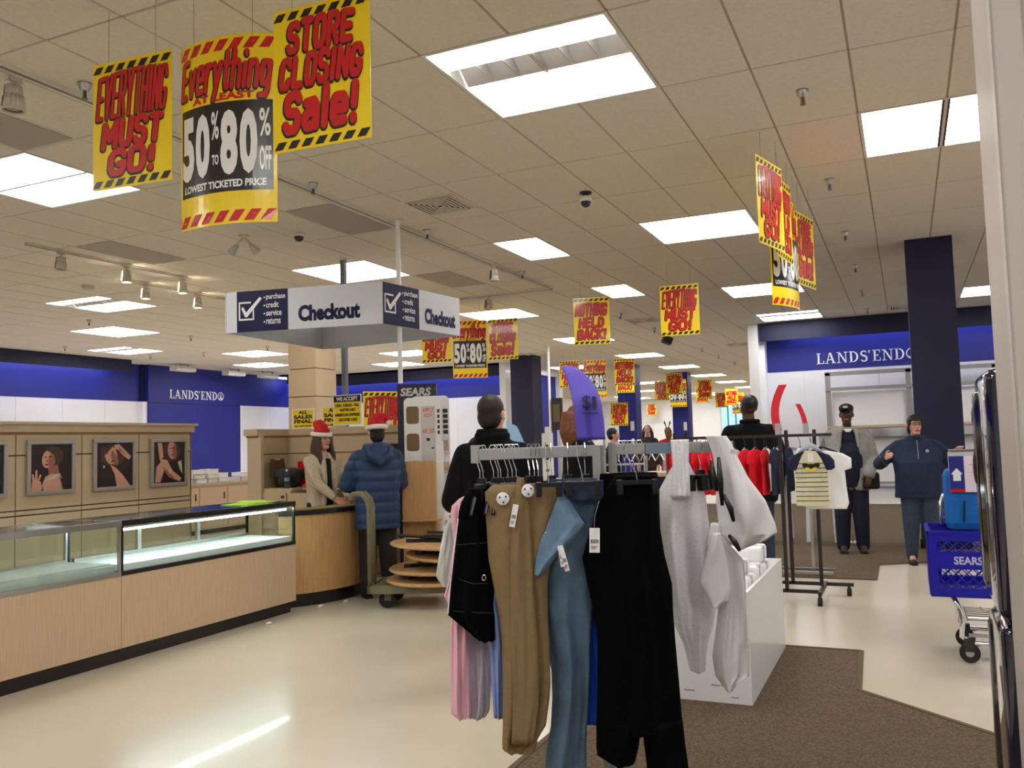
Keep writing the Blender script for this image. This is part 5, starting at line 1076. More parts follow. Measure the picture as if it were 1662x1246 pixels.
for k in (-1, 1): mb.tube([hp(.03*k, 0, .1), hp(.05*k, 0, .2), hp(.07*k, 0, .27)], .012).tube([hp(.045*k, 0, .18), hp(.09*k, 0, .22)], .01)
part('toy_antlers', mb, mat('antler', (74, 50, 34), .8), p.t)
# coat on the shelf
mb, t = COAT; link('coat_cloth', solidify(mb, .012, 3, 'coat_cloth', 'coat_grey'), t)
# ================================================================ FRONT CLOTHES RACK
def fp(u, d, z): return RH*u + FH*d + Vector((0, 0, z))
mat('cloth_black', (6, 6, 8), .95, bump=.3, bscale=180, spec=.08); mat('cloth_khaki', (140, 116, 78), .9, var=.08, vscale=30, bump=.3, bscale=250); mat('cloth_denim', (92, 118, 142), .9, var=.35, vscale=9, bump=.4, bscale=260); mat('cloth_denim_dark', (40, 58, 80), .9, var=.2, vscale=9)
mat('cloth_pink', (238, 186, 200), .9, var=.05, vscale=8); mat('cloth_lilac', (218, 208, 222), .9); mat('cloth_blue', (132, 152, 208), .9); mat('cloth_bright', (40, 96, 222), .8); mat('cloth_white', (250, 248, 250), .9, var=.03, vscale=6); mat('cloth_lace', (249, 248, 253), .9, var=.06, vscale=60, bump=.3, bscale=120); mat('poly_bag', (225, 230, 224), .3, trans=.25, alpha=.8)
mat('stitch', (190, 176, 150), .8)
def interp_rows(rows, sub):
    out = []; n = len(rows)
    for i in range(n-1):
        p0, p1, p2, p3 = rows[max(i-1, 0)], rows[i], rows[i+1], rows[min(i+2, n-1)]
        for k in range(sub):
            q = k/sub; out.append(tuple(.5*((2*p1[c])+(-p0[c]+p2[c])*q*.8+(2*p0[c]*.0+0)*q+(0) + (2*(p2[c]-p1[c])-( -p0[c]+p2[c])*.8)*q) for c in range(3)) if False else tuple(p1[c]+(p2[c]-p1[c])*(q*q*(3-2*q)*.5+q*.5) for c in range(3)))
    out.append(rows[-1]); return out
def cloth_mb(mb, rows, d, t=.03, folds=3, amp=.01, nu=26, sub=5, seed=0, tilt=0, drape=0, place=fp, curl=0):
    """hanging cloth: a closed sheet-like volume with vertical folds; rows = (z, u_left, u_right) from the top down"""
    rnd = random.Random(seed); ph = [rnd.uniform(0, 6.28) for _ in range(6)]; fr = [folds*rnd.uniform(.7, 1.3) for _ in range(3)]
    R_ = interp_rows(rows, sub); z0, z1 = R_[0][0], R_[-1][0]; rings = []
    for z, a, b in R_:
        v = (z0-z)/max(z0-z1, 1e-6); f = []; g = []
        for j in range(nu+1):
            s = j/nu*2-1; u = (a+b)/2+s*(b-a)/2; e = (1-abs(s)**2.4)**.7; env = .25+.75*min(1, v*2.2)
            w = amp*env*(math.sin(fr[0]*s*1.7+ph[0]+v*2.3+.8*math.sin(v*3+ph[4]))+.5*math.sin(fr[1]*s*3.1+ph[1]-v*3.1)+.22*math.sin(fr[2]*s*6+ph[2]+v*7)+1.1*(.5-abs(math.sin(fr[1]*s*1.3+ph[5]+v*2.6+.5*math.sin(v*7+s*2)))))
            w2 = .45*amp*math.sin(v*8+ph[3]+s*3.5)*e
            base = d + tilt*s + curl*v*v
            f.append(place(u, base-(t*e+.0015)-(w+w2)*min(1, e+.15), z)); g.append(place(u, base+(t*e+.0015)-(w*.6)*min(1, e+.15), z))
        rings.append(f+g[::-1])
    mb.ring_loft(rings); return mb
def garment(name, label, cat, rows, d, m, group=None, **k):
    mb = cloth_mb(MB(), rows, d, **k); u = (rows[-1][1]+rows[-1][2])/2; o = fp(u, d, min(r[0] for r in rows))
    return tag(part(name, mb, m, None, tuple(o), smooth=True), label, cat, group)
def gthing(name, label, cat, d, u, z): return thing(name, label, cat, tuple(fp(u, d, z))), fp(u, d, z)
# rack frame
t = thing('garment_rack', 'silver four-way garment rack in the front with two straight arms', 'clothes rack', tuple(fp(.33, 3.15, 0))); o = fp(.33, 3.15, 0)
def rk(name, a, b, w, h_, m='grey_bar', par=None): 
    return part(name, MB().bar(a-o, b-o, w, h_), m, par or t, bevel=.002)
al = rk('left_arm', fp(-.135, 3.02, 1.414), fp(.29, 3.14, 1.416), .016, .04); rk('end_stop', fp(-.135, 3.02, 1.385), fp(-.135, 3.02, 1.447), .012, .03, 'grey_bar', al)
ar = rk('right_arm', fp(.365, 3.16, 1.418), fp(.82, 3.26, 1.416), .016, .04); part('arm_label', MB().bar(fp(.48, 3.176, 1.418)-o, fp(.585, 3.2, 1.418)-o, .018, .041), mat('label_blue', (120, 134, 150), .4), ar)
rk('left_upright', fp(.302, 3.14, .05), fp(.302, 3.14, 1.436), .032, .032); rk('right_upright', fp(.358, 3.16, .05), fp(.358, 3.16, 1.444), .026, .026)
rk('sign_rod', fp(.325, 3.12, 1.30), fp(.325, 3.12, 1.46), .008, .008, 'steel'); rk('sign_clip', fp(.29, 3.11, 1.31), fp(.355, 3.125, 1.31), .01, .006, 'steel')
for a in (0, 90): rk('foot', fp(.33-.4*math.cos(R(a)), 3.15-.4*math.sin(R(a)), .03), fp(.33+.4*math.cos(R(a)), 3.15+.4*math.sin(R(a)), .03), .04, .03)
# purple price flag
t = thing('price_flag', 'purple one dollar price flag in a clear holder on the front rack', 'sign', tuple(fp(.28, 3.11, 1.45))); o = fp(.28, 3.11, 1.45)
mat('purple', (98, 82, 196), .5); 0
rows = [(1.735, .188, .21), (1.725, .19, .24), (1.70, .196, .268), (1.66, .204, .296), (1.62, .211, .311), (1.58, .217, .320), (1.52, .222, .326), (1.455, .227, .329)]
R_ = interp_rows(rows, 4); rings = []
def flag_d(z): return 3.11+.12*max(0, (z-1.57)/.165)**2
for z, a, b in R_: rings.append([fp(a+(b-a)*j/8, flag_d(z), z)-o for j in range(9)]+[fp(a+(b-a)*j/8, flag_d(z)+.001, z)-o for j in range(8, -1, -1)])
fl = part('purple_sheet', MB().ring_loft(rings), 'purple', t, smooth=True)
mb = MB(); put_text(mb, '$', 0, .03, 0, .056, 0, .012); put_text(mb, '1', .036, .05, .006, .05, 0, .02); mb.b2((-.002, -.0005, -.011), (.055, 0, -.008)); put_text(mb, 'CLEARANCE', -.045, .03, .1, .108, -.004, .0) if False else None
part('price_lettering', mb.xf(lambda v: fp(.25+v.x, flag_d(1.56+v.z)-.007+v.y, 1.56+v.z)-o), mat('ink_navy', (24, 20, 66), .5), fl)
part('clear_holder', MB().bar(fp(.283, 3.105, 1.45)-o, fp(.272, 3.105, 1.59)-o, .108, .003), 'acrylic', t)
# hangers
def hanger(u, d, z, ang, label, kind='clip', w=.2, group='black hangers on the front rack'):
    t = thing('clothes_hanger', label, 'hanger', tuple(fp(u, d, z)), R(24.3)+ang, group)
    hk = [(0, -.012+.0, -.012), (0, -.016, .012), (0, -.008, .03), (0, .008, .03), (0, .016, .014), (0, .012, -.02), (0, .0, -.06), (0, 0, -.1)]
    part('hook', MB().tube(hk, .0018, 6), 'chrome', t)
    if kind == 'clip':
        b = part('bar', MB().bar((-w/2, 0, -.11), (w/2, 0, -.11), .012, .014), 'black_plastic', t); part('neck', MB().box((0, 0, -.098), (.03, .016, .03)), 'black_plastic', t)
        for sx in (-1, 1): part('clip', MB().box((sx*(w/2-.02), 0, -.13), (.03, .03, .06)), 'black_plastic', t, bevel=.004)
    else:
        part('shoulder', MB().tube([(-w, 0, -.2), (-w*.6, 0, -.15), (0, 0, -.1), (w*.6, 0, -.15), (w, 0, -.2)], [.006, .009, .01, .009, .006], 8), 'black_plastic', t); part('neck', MB().box((0, 0, -.098), (.025, .016, .03)), 'black_plastic', t)
HL = [-.12, -.109, -.073, -.057, -.048, -.023, -.008, .006, .053, .07, .084, .131, .191, .254]
for i, u in enumerate(HL):
    d = 3.02+(u+.135)*.28; kind = 'shoulder' if i in (0, 2, 4) else 'clip'
    hanger(u, d, 1.416, 1.35 if i < 8 else (.5 if i < 11 else .1), 'black hanger with a chrome hook, %s hook from the left end of the front rack' % ORD[i], kind, .13 if kind == 'shoulder' else (.16 if i < 8 else .21))
for i, u in enumerate((.388, .406, .425, .438, .46)): hanger(u, 3.165+(u-.365)*.22, 1.418, .8, 'black hanger on the right arm of the front rack, %s hook right of the upright' % ORD[i], 'clip', .15)
for iu, u in enumerate((.69, .735)): hanger(u, 3.235, 1.416, .5, ('left', 'right')[iu]+' one of two hangers between the white garments', 'clip', .14)
for u, w_, l in ((.112, .09, 'black clip hanger gripping the khaki trousers waistband'), (.225, .12, 'black clip hanger gripping the turned down blue jeans'), (.405, .14, 'black clip hanger gripping the long black trousers')):
    t = thing('clothes_hanger', l, 'hanger', tuple(fp(u, 2.885, 1.425)), R(24.3), 'black hangers on the front rack'); bd = (3.02+(u+.135)*.28 if u < .3 else 3.165+(u-.365)*.22)-2.885
    part('hook', MB().tube([(0, bd+.014, -.015), (0, bd+.014, .012), (0, bd, .026), (0, bd-.016, .01), (0, bd-.03, -.03), (0, .02, -.085), (0, 0, -.11)], .0018, 6), 'chrome', t)
    part('bar', MB().bar((-w_/2, 0, -.115), (w_/2, 0, -.115), .012, .014), 'black_plastic', t)
    for sx in (-1, 1): part('clip', MB().box((sx*(w_/2-.012), 0, -.13), (.02, .02, .05)), 'black_plastic', t, bevel=.004)
# garments, left to right
G = 'garments on the front rack'
garment('plastic_bag', 'translucent white bag at the left end of the front rack', 'bag', [(1.182, -.244, -.216), (1.145, -.259, -.217), (1.096, -.27, -.22), (1.028, -.283, -.228), (0.988, -.289, -.231), (0.956, -.267, -.239)], 3.12, 'poly_bag', t=.05, amp=.006)
garment('camisole', 'pale pink strappy top peeking out at the left end of the front rack', 'top', [(1.285, -.15, -.13), (1.261, -.198, -.15), (1.238, -.223, -.17), (1.209, -.229, -.18), (1.111, -.219, -.19), (.967, -.244, -.21), (.929, -.257, -.22), (.89, -.241, -.225)], 3.06, 'cloth_pink', G, t=.012, amp=.004)
t, o = gthing('black_shorts', 'black cargo shorts with a ring pull at the left end of the front rack', 'shorts', 2.98, -.15, .79)
mb = cloth_mb(MB(), [(1.3, -.16, -.1), (1.252, -.186, -.09), (1.224, -.194, -.086), (1.111, -.208, -.082), (.989, -.225, -.08), (.877, -.238, -.078), (.843, -.199, -.08), (.79, -.138, -.082)], 2.98, t=.03, amp=.006, seed=2); part('fabric', mb.xf(lambda v: v-o), 'cloth_black', t, smooth=True)
part('piping', MB().tube([fp(-.196, 2.974, 1.2)-o, fp(-.211, 2.972, 1.1)-o, fp(-.227, 2.97, .985)-o, fp(-.238, 2.97, .885)-o], .0022, 6), 'sign_white', t); part('ring_pull', MB().tube([fp(-.112+.006*math.cos(a), 2.935, 1.005+.009*math.sin(a))-o for a in [2*math.pi*i/10 for i in range(11)]], .0018, 5), 'chrome', t)
part('pocket_seam', MB().tube([fp(-.205, 2.95, 1.115)-o, fp(-.15, 2.942, 1.118)-o, fp(-.09, 2.95, 1.12)-o], .001, 5).tube([fp(-.195, 2.95, 1.0)-o, fp(-.15, 2.94, .985)-o, fp(-.1, 2.945, .985)-o], .001, 5).tube([fp(-.22, 2.955, .895)-o, fp(-.15, 2.943, .89)-o, fp(-.085, 2.95, .885)-o], .001, 5), mat('seam_grey', (58, 56, 56), .8), t)
garment('pink_dress', 'pale pink dress hem below the black shorts', 'dress', [(1.249, -.2, -.129), (1.114, -.205, -.133), (.827, -.235, -.172), (.676, -.24, -.172), (.535, -.241, -.172), (.52, -.224, -.18)], 3.04, 'cloth_pink', G, t=.03, amp=.008, seed=4)
garment('lilac_dress', 'white lilac dress hem between the pink and blue ones', 'dress', [(1.244, -.181, -.112), (.814, -.194, -.1), (.659, -.194, -.1), (.525, -.189, -.11), (.501, -.185, -.125)], 3.1, 'cloth_lilac', G, t=.03, amp=.01, folds=5, seed=5)
garment('blue_dress', 'light blue dress edge beside the khaki trousers', 'dress', [(1.23, -.116, -.085), (.963, -.098, -.06), (.903, -.128, -.06), (.87, -.113, -.055), (.776, -.1, -.05), (.636, -.098, -.05), (.529, -.094, -.055)], 3.0, 'cloth_blue', G, t=.02, amp=.006, seed=6)
def barcode_tag(t, o, u, d, z, w, h, rot, name='price_tag'):
    mb = MB(); mb.b2((-w/2, -.0006, -h/2), (w/2, .0006, h/2)); f = lambda v: Matrix.Rotation(R(24.3), 3, 'Z') @ (Matrix.Rotation(rot, 3, 'Y') @ v) + fp(u, d, z)-o
    p = part(name, mb.xf(f), 'sign_white', t); mb = MB()
    for k in range(9): mb.b2((-w*.36+k*w*.085, -.0012, -h*.12), (-w*.36+k*w*.085+w*(.03 if k % 3 else .055), -.0008, h*.04))
    for k in range(3): mb.b2((-w*.35, -.0012, -h*(.26+.05*k)), (w*(.3-.1*k), -.0008, -h*(.24+.05*k)))
    part('barcode', mb.xf(f), 'print_ink', p)
t, o = gthing('khaki_trousers', 'khaki trousers with two round white security tags on the front rack', 'trousers', 2.94, 0, .43)
part('fabric', cloth_mb(MB(), [(1.312, -.076, .15), (1.288, -.102, .15), (1.205, -.101, .14), (1.066, -.096, .115), (.973, -.081, .1), (.88, -.065, .098), (.788, -.058, .1), (.651, -.059, .1), (.606, -.06, .096), (.515, -.063, .08), (.47, -.066, .051), (.443, -.066, .047), (.43, -.044, .025)], 2.95, t=.035, folds=2.2, amp=.012, seed=11).xf(lambda v: v-o), 'cloth_khaki', t, smooth=True)
part('front_leg_fold', cloth_mb(MB(), [(1.335, .008, .032), (1.3, .0, .03), (1.24, -.008, .045), (1.1, -.022, .05), (.95, -.025, .055), (.8, -.028, .06), (.6, -.03, .06), (.47, -.035, .04)], 2.915, t=.018, folds=1.5, amp=.006, seed=12).xf(lambda v: v-o), 'cloth_khaki', t, smooth=True)
for u, z in ((-.041, 1.268), (.043, 1.292)):
    k = part('security_tag', MB().lathe([(.002, .006), (.006, .006), (.007, .003), (.018, .002), (.0215, 0), (.0215, -.003), (.002, -.003)], n=24).xf(lambda v: Matrix.Rotation(R(24.3), 3, 'Z') @ (Matrix.Rotation(R(90), 3, 'X') @ v)+fp(u, 2.895, z)-o), 'white_gloss', t, smooth=False)
    for a in range(3): part('tag_hole', MB().cyl(fp(u+.012*math.cos(a*2.1+.6), 2.8935, z+.012*math.sin(a*2.1+.6))-o, fp(u+.012*math.cos(a*2.1+.6), 2.891, z+.012*math.sin(a*2.1+.6))-o, .0032, n=8), 'print_ink', k)
barcode_tag(t, o, -.006, 2.885, 1.212, .019, .075, R(12))
t, o = gthing('blue_jeans', 'faded blue jeans folded over beside the khaki trousers on the front rack', 'jeans', 2.98, .15, .32)
part('denim', cloth_mb(MB(), [(1.31, .16, .29), (1.295, .152, .29), (1.243, .136, .29), (1.168, .11, .285), (1.131, .088, .282), (1.056, .066, .275), (.962, .051, .265), (.869, .058, .25), (.775, .088, .24), (.682, .106, .235), (.589, .106, .228), (.498, .098, .22), (.407, .079, .215), (.325, .07, .213)], 2.99, t=.035, folds=2, amp=.012, seed=21).xf(lambda v: v-o), 'cloth_denim_dark' if False else 'cloth_denim', t, smooth=True)
fp_ = part('turned_down_front', cloth_mb(MB(), [(1.300, .152, .160), (1.276, .145, .172), (1.248, .133, .188), (1.212, .119, .208), (1.178, .105, .230), (1.162, .099, .22), (1.13, .082, .193), (1.094, .071, .16), (1.057, .062, .122), (1.012, .054, .083)], 2.915, t=.014, folds=1.5, amp=.006, seed=22).xf(lambda v: v-o), mat('cloth_denim_light', (116, 148, 178), .9, var=.3, vscale=12, bump=.4, bscale=260), t, smooth=True)
part('waist_edge', MB().tube([fp(.157, 2.9, 1.298)-o, fp(.19, 2.897, 1.246)-o, fp(.212, 2.897, 1.21)-o, fp(.232, 2.9, 1.178)-o], .004, 6), 'cloth_denim_dark', fp_)
part('button', MB().ell(fp(.098, 2.9, 1.15)-o, (.004, .004, .004)), 'steel', fp_)
part('waistband_back', cloth_mb(MB(), [(1.318, .155, .30), (1.29, .155, .30), (1.25, .165, .30)], 2.955, t=.02, amp=.003, seed=23).xf(lambda v: v-o), 'cloth_denim_dark', t, smooth=True)
barcode_tag(t, o, .148, 2.89, 1.075, .018, .07, R(-8)); barcode_tag(t, o, .156, 2.888, 1.065, .015, .08, R(-14))
part('pink_tag_end', MB().bar(fp(.156, 2.886, 1.03)-o, fp(.16, 2.886, 1.045)-o, .014, .001), 'cloth_pink', t)
t, o = gthing('black_trousers', 'long black trousers with a white barcode tag hanging in the front', 'trousers', 2.92, .38, .3)
part('fabric', cloth_mb(MB(), [(1.33, .34, .484), (1.307, .32, .489), (1.243, .285, .486), (1.151, .25, .486), (1.06, .22, .497), (.967, .235, .518), (.875, .254, .518), (.784, .262, .521), (.603, .254, .53), (.513, .248, .534), (.486, .247, .538)], 2.95, t=.05, folds=3, amp=.012, seed=31).xf(lambda v: v-o), 'cloth_black', t, smooth=True)
part('leg', cloth_mb(MB(), [(.52, .248, .396), (.441, .245, .386), (.414, .247, .379), (.39, .285, .372)], 2.945, t=.045, folds=2, amp=.008, seed=32).xf(lambda v: v-o), 'cloth_black', t, smooth=True)
part('leg', cloth_mb(MB(), [(.52, .397, .534), (.437, .404, .54), (.378, .409, .546), (.303, .41, .552)], 2.945, t=.045, folds=2, amp=.008, seed=33).xf(lambda v: v-o), 'cloth_black', t, smooth=True)
barcode_tag(t, o, .256, 2.87, 1.126, .034, .08, R(2)); part('tag_string', MB().tube([fp(.256, 2.87, 1.165)-o, fp(.262, 2.9, 1.2)-o, fp(.28, 2.92, 1.25)-o], .0008, 4), 'string', t)
garment('black_skirts', 'bunch of black garments behind the black trousers on the front rack', 'trousers', [(1.335, .30, .5), (1.25, .29, .505), (1.0, .30, .5), (.7, .31, .5)], 3.06, 'cloth_black', G, t=.05, amp=.015, folds=6, seed=34)
garment('dark_denim', 'dark denim garment behind the faded jeans on the front rack', 'jeans', [(1.32, .12, .29), (1.25, .12, .29), (1.0, .14, .27), (.7, .16, .25)], 3.07, 'cloth_denim_dark', G, t=.04, amp=.012, seed=35)
garment('bright_blue_garment', 'bright blue garment strip between the jeans and black trousers', 'top', [(1.1, .235, .26), (.907, .236, .265), (.755, .230, .28), (.613, .224, .275), (.482, .218, .264)], 3.05, 'cloth_bright', G, t=.015, amp=.006, seed=36)
# white garments
garment('white_strap', 'white sheer sash hung over the right arm of the front rack', 'scarf', [(1.447, .574, .642), (1.40, .577, .64), (1.349, .579, .638), (1.298, .573, .64), (1.238, .566, .639)], 3.185, 'cloth_lace', G, t=.012, amp=.004, folds=4, seed=41)
garment('white_lace_blouse', 'white lace blouse with a long tail hanging below the sash', 'blouse', [(1.364, .60, .65), (1.313, .567, .673), (1.261, .536, .697), (1.235, .524, .709), (1.13, .518, .717), (1.035, .529, .718), (.965, .54, .719), (.896, .549, .72), (.826, .569, .73), (.774, .57, .721), (.696, .603, .692), (.653, .612, .685), (.602, .622, .678)], 3.25, 'cloth_lace', G, t=.05, folds=2.6, amp=.012, seed=42, nu=34)
t, o = gthing('white_shirt', 'white shirt bulging to the right at the end of the front rack', 'shirt', 3.14, .8, .54)
part('fabric', cloth_mb(MB(), [(1.456, .7, .775), (1.432, .711, .791), (1.389, .724, .807), (1.303, .733, .849), (1.219, .729, .908), (1.134, .734, .939), (1.1, .745, .945), (1.074, .765, .901), (1.05, .794, .819)], 3.17, t=.05, folds=1.5, amp=.012, seed=43).xf(lambda v: v-o), 'cloth_white', t, smooth=True)
part('lower_panel', cloth_mb(MB(), [(1.137, .713, .748), (1.069, .697, .771), (1.0, .707, .828), (.914, .721, .829), (.829, .726, .827), (.745, .713, .827), (.661, .697, .831), (.593, .705, .826), (.567, .722, .782), (.54, .74, .757)], 3.2, t=.035, folds=3.5, amp=.012, seed=44).xf(lambda v: v-o), 'cloth_white', t, smooth=True)
part('sleeve_flap', cloth_mb(MB(), [(1.111, .702, .728), (1.045, .678, .742), (.979, .656, .751), (.938, .646, .755), (.904, .661, .759), (.875, .677, .751), (.847, .689, .703)], 3.125, t=.014, folds=1.3, amp=.006, seed=45).xf(lambda v: v-o), 'cloth_white', t, smooth=True)
part('care_label', MB().bar(fp(.772, 3.1, 1.40)-o, fp(.79, 3.1, 1.395)-o, .001, .014), 'print_grey', t)
for i, (a, b, c) in enumerate((((.705, 3.12, 1.37), (.712, 3.11, 1.30), (.718, 3.105, 1.26)), ((.728, 3.1, 1.38), (.728, 3.09, 1.3), (.73, 3.085, 1.21)), ((.735, 3.08, 1.25), (.755, 3.07, 1.2), (.764, 3.07, 1.155)), ((.752, 3.1, 1.105), (.77, 3.09, 1.08), (.785, 3.085, 1.05)))):
    tag(part('black_strap', MB().tube([fp(*a), fp(*b), fp(*c)], [.006, .011, .006], 8), 'black_plastic', None, tuple(fp(*c)), smooth=True), ['black belt strap end between the white garments, leftmost', 'black belt strap between the white garments, longest', 'curved black strap tip over the white shirt', 'black strap under the bulge of the white shirt'][i], 'strap', 'black straps')
# ================================================================ WHITE DISPLAY BOX
t = thing('white_display_box', 'large white display box with scuffs standing on the carpet', 'display table', (-1.1, 5.5, .008))
part('body', MB().b2((-.75, -.64, 0), (.27, .76, .54)), 'white_gloss', t); part('tray_rim', MB().b2((-.75, -.64, .54), (.27, -.62, .6)).b2((.25, -.62, .54), (.27, .76, .6)).b2((-.75, -.62, .54), (-.73, .76, .6)).b2((-.73, .74, .54), (.25, .76, .6)), 'white_gloss', t)
part('scuff', MB().b2((-.1, -.642, .05), (-.04, -.64, .056)).b2((.05, -.642, .09), (.12, -.64, .094)).b2((.16, -.642, .03), (.2, -.64, .036)).b2((.0, -.642, .2), (.03, -.64, .204)), mat('scuffs', (150, 148, 146), .7), t)
for i, (x, y, z, sx, sy, sz) in enumerate(((.14, -.3, 0, .2, .26, .1), (.13, .0, 0, .22, .22, .12), (.14, .3, 0, .2, .3, .1), (-.1, -.2, 0, .2, .24, .1), (.12, -.28, .102, .18, .22, .08), (.13, .26, .104, .2, .26, .1), (-.12, .15, 0, .2, .3, .12))):
    b = thing('packaged_linens', ['white linen package in the near right corner of the white box, lower', 'white linen package in the middle right of the white box', 'white linen package at the far right of the white box, lower', 'white linen package at the near left of the white box', 'white linen package on top in the near right corner of the white box', 'white linen package on top at the far right of the white box', 'white linen package at the far left of the white box'][i], 'package', (-1.1+x, 5.5+y, .549+z), 0, 'packages in the white box'); part('package', MB().box((0, 0, sz/2), (sx, sy, sz)), 'cloth_white', b, bevel=.02); part('wrap_band', MB().box((0, 0, sz/2), (sx+.004, .05, sz+.003)), 'poly_bag', b)
# ================================================================ BLACK ROLLING RACK WITH BABY CLOTHES
t = thing('rolling_rack', 'dark brown rolling garment rack on casters with baby clothes', 'clothes rack', (-1.3, 8.2, 0)); o = Vector((-1.3, 8.2, 0))
def rb_(n, a, b, w=.03): return part(n, MB().bar(Vector(a)-o, Vector(b)-o, w), 'rack_brown', t)
rb_('base_bar', (-2.0, 7.98, .1), (-.74, 7.98, .1)); rb_('base_bar', (-2.0, 8.42, .1), (-.5, 8.42, .1)); rb_('cross_bar', (-.74, 7.86, .1), (-.74, 8.5, .1)); rb_('cross_bar', (-2.0, 7.86, .1), (-2.0, 8.5, .1))
UP = [(-1.02, 7.98), (-1.02, 8.42), (-.76, 8.3), (-1.96, 7.98), (-1.96, 8.42)]
for x, y in UP: rb_('upright', (x, y, .1), (x, y, 1.5 if (x, y) != (-1.02, 7.98) else 1.55))
rb_('hang_rail', (-1.96, 7.98, 1.45), (-1.02, 7.98, 1.45), .026); rb_('hang_rail', (-1.96, 8.42, 1.45), (-.62, 8.42, 1.45), .026); rb_('end_arm', (-.74, 8.42, 1.45), (-.74, 7.7, 1.45), .022)
for x, y in ((-.74, 7.86), (-.54, 8.42), (-2.0, 7.86), (-2.0, 8.5)):
    c = part('caster_stem', MB().cyl(Vector((x, y, .1))-o, Vector((x, y, .06))-o, .012), 'rack_brown', t); part('caster_wheel', MB().cyl(Vector((x-.018, y, .036))-o, Vector((x+.018, y, .036))-o, .035, n=16).cyl(Vector((x-.02, y, .036))-o, Vector((x+.02, y, .036))-o, .02, n=12), 'rubber', c)
mat('tag_red', (226, 34, 52), .5)
for i, (x, y, z0, zt, bend, l) in enumerate(((-1.03, 7.96, 1.5, 1.9, .05, 'tall bent red price strip on the rolling rack'), (-.84, 8.4, 1.5, 1.74, -.05, 'short bent red price strip on the rolling rack'), (-.72, 12.4, 1.45, 1.72, .0, 'thin red price strip left of the man in the cap'))):
    q = thing('price_strip', l, 'sign', (x, y, z0-.04), 0, 'red price strips'); part('holder', MB().b2((-.025, -.004, 0), (.025, .004, .1)), 'steel', q)
    rings = [];
    for k in range(9):
        v = k/8; z = .04+(zt-z0)*v; xx = bend*v*v*1.2-(.0 if bend < 0 else .03*math.sin(v*3.1)); wd = .035 if i == 0 else .022
        rings.append([Vector((xx-wd, -.002, z)), Vector((xx+wd, -.002, z)), Vector((xx+wd, .002, z)), Vector((xx-wd, .002, z))])
    part('red_strip', MB().ring_loft(rings), 'tag_red', q)
    if i == 2: part('pole', MB().cyl((0, 0, -1.4), (0, 0, .05), .01), 'steel', q); part('foot', MB().lathe([(.15, -1.4), (.15, -1.385)]), 'steel', q)
def wp(cx, cy, ang):
    c, s_ = math.cos(ang), math.sin(ang)
    return lambda u, d, z: Vector((cx+u*c-d*s_, cy+u*s_+d*c, z))
def onesie(x, y, ang, m, label, group, z=1.43, k=1.0, seed=0, hang=True, kz=1.0):
    P = wp(x, y, ang); rows = [(z-.1, -.05, .05), (z-.115, -.1*k, .1*k), (z-.15, -.15*k, .15*k), (z-.22, -.15*k, .15*k), (z-.235, -.11*k, .11*k), (z-.35, -.115*k, .115*k), (z-.46, -.125*k, .125*k), (z-.5, -.11*k, .11*k)]; rows = [(z+(a-z)*kz, b, c) for a, b, c in rows]
    t = thing('baby_garment', label, 'baby clothes', (x, y, z-.5), 0, group); o = Vector((x, y, z-.5))
    part('cloth', cloth_mb(MB(), rows, 0, t=.012, folds=2.5, amp=.006, seed=seed, nu=16, sub=3, place=P).xf(lambda v: v-o), m, t, smooth=True)
    if hang: part('hanger', MB().tube([P(-.1, 0, z-.13)-o, P(0, 0, z-.085)-o, P(.1, 0, z-.13)-o], .005, 6).tube([P(0, 0, z-.085)-o, P(0, 0, z-.04)-o, P(.0, .012, z-.005)-o, P(0, 0, z+.022)-o, P(0, -.014, z)-o], .003, 6), 'black_plastic', t)
    return t, P, o
mat('cloth_red', (232, 22, 44), .85); mat('cloth_navy', (26, 30, 62), .9); mat('cream', (236, 230, 190), .9)
cols = ['cloth_red', 'cloth_red', 'cloth_red', 'cloth_red', 'cloth_red', 'cloth_red', 'cloth_white', 'cloth_red', 'cloth_red', 'cloth_red', 'cloth_navy']
for i, m in enumerate(cols):
    onesie(-1.92+i*.085, 7.97, R(70 + (i*13) % 17), m, {'cloth_red': 'red baby garment on the rolling rack, %s hanger from the rail left end' % ORD[i], 'cloth_white': 'white baby garment between the red ones', 'cloth_navy': 'navy baby garment at the right end of the red row'}[m], {'cloth_red': 'red baby garments'}.get(m), 1.435, 1.05, i)
for i in range(12): onesie(-1.9+i*.1, 8.42, R(80), 'cloth_white' if i % 3 else 'cloth_navy', 'baby garment on the rear rail of the rolling rack', 'rear rail baby garments', 1.435, .9, 50+i)
for i in range(4):
    onesie(-.70+.02*i, 8.15-.1*i, R(14-3*i), 'cloth_white', ['white baby garment farthest back behind the striped romper', 'white baby garment third behind the striped romper', 'white baby garment second behind the striped romper', 'white baby garment directly behind the striped romper'][i], None, 1.43, 1.5-.04*i, 70+i, True, 1.22)
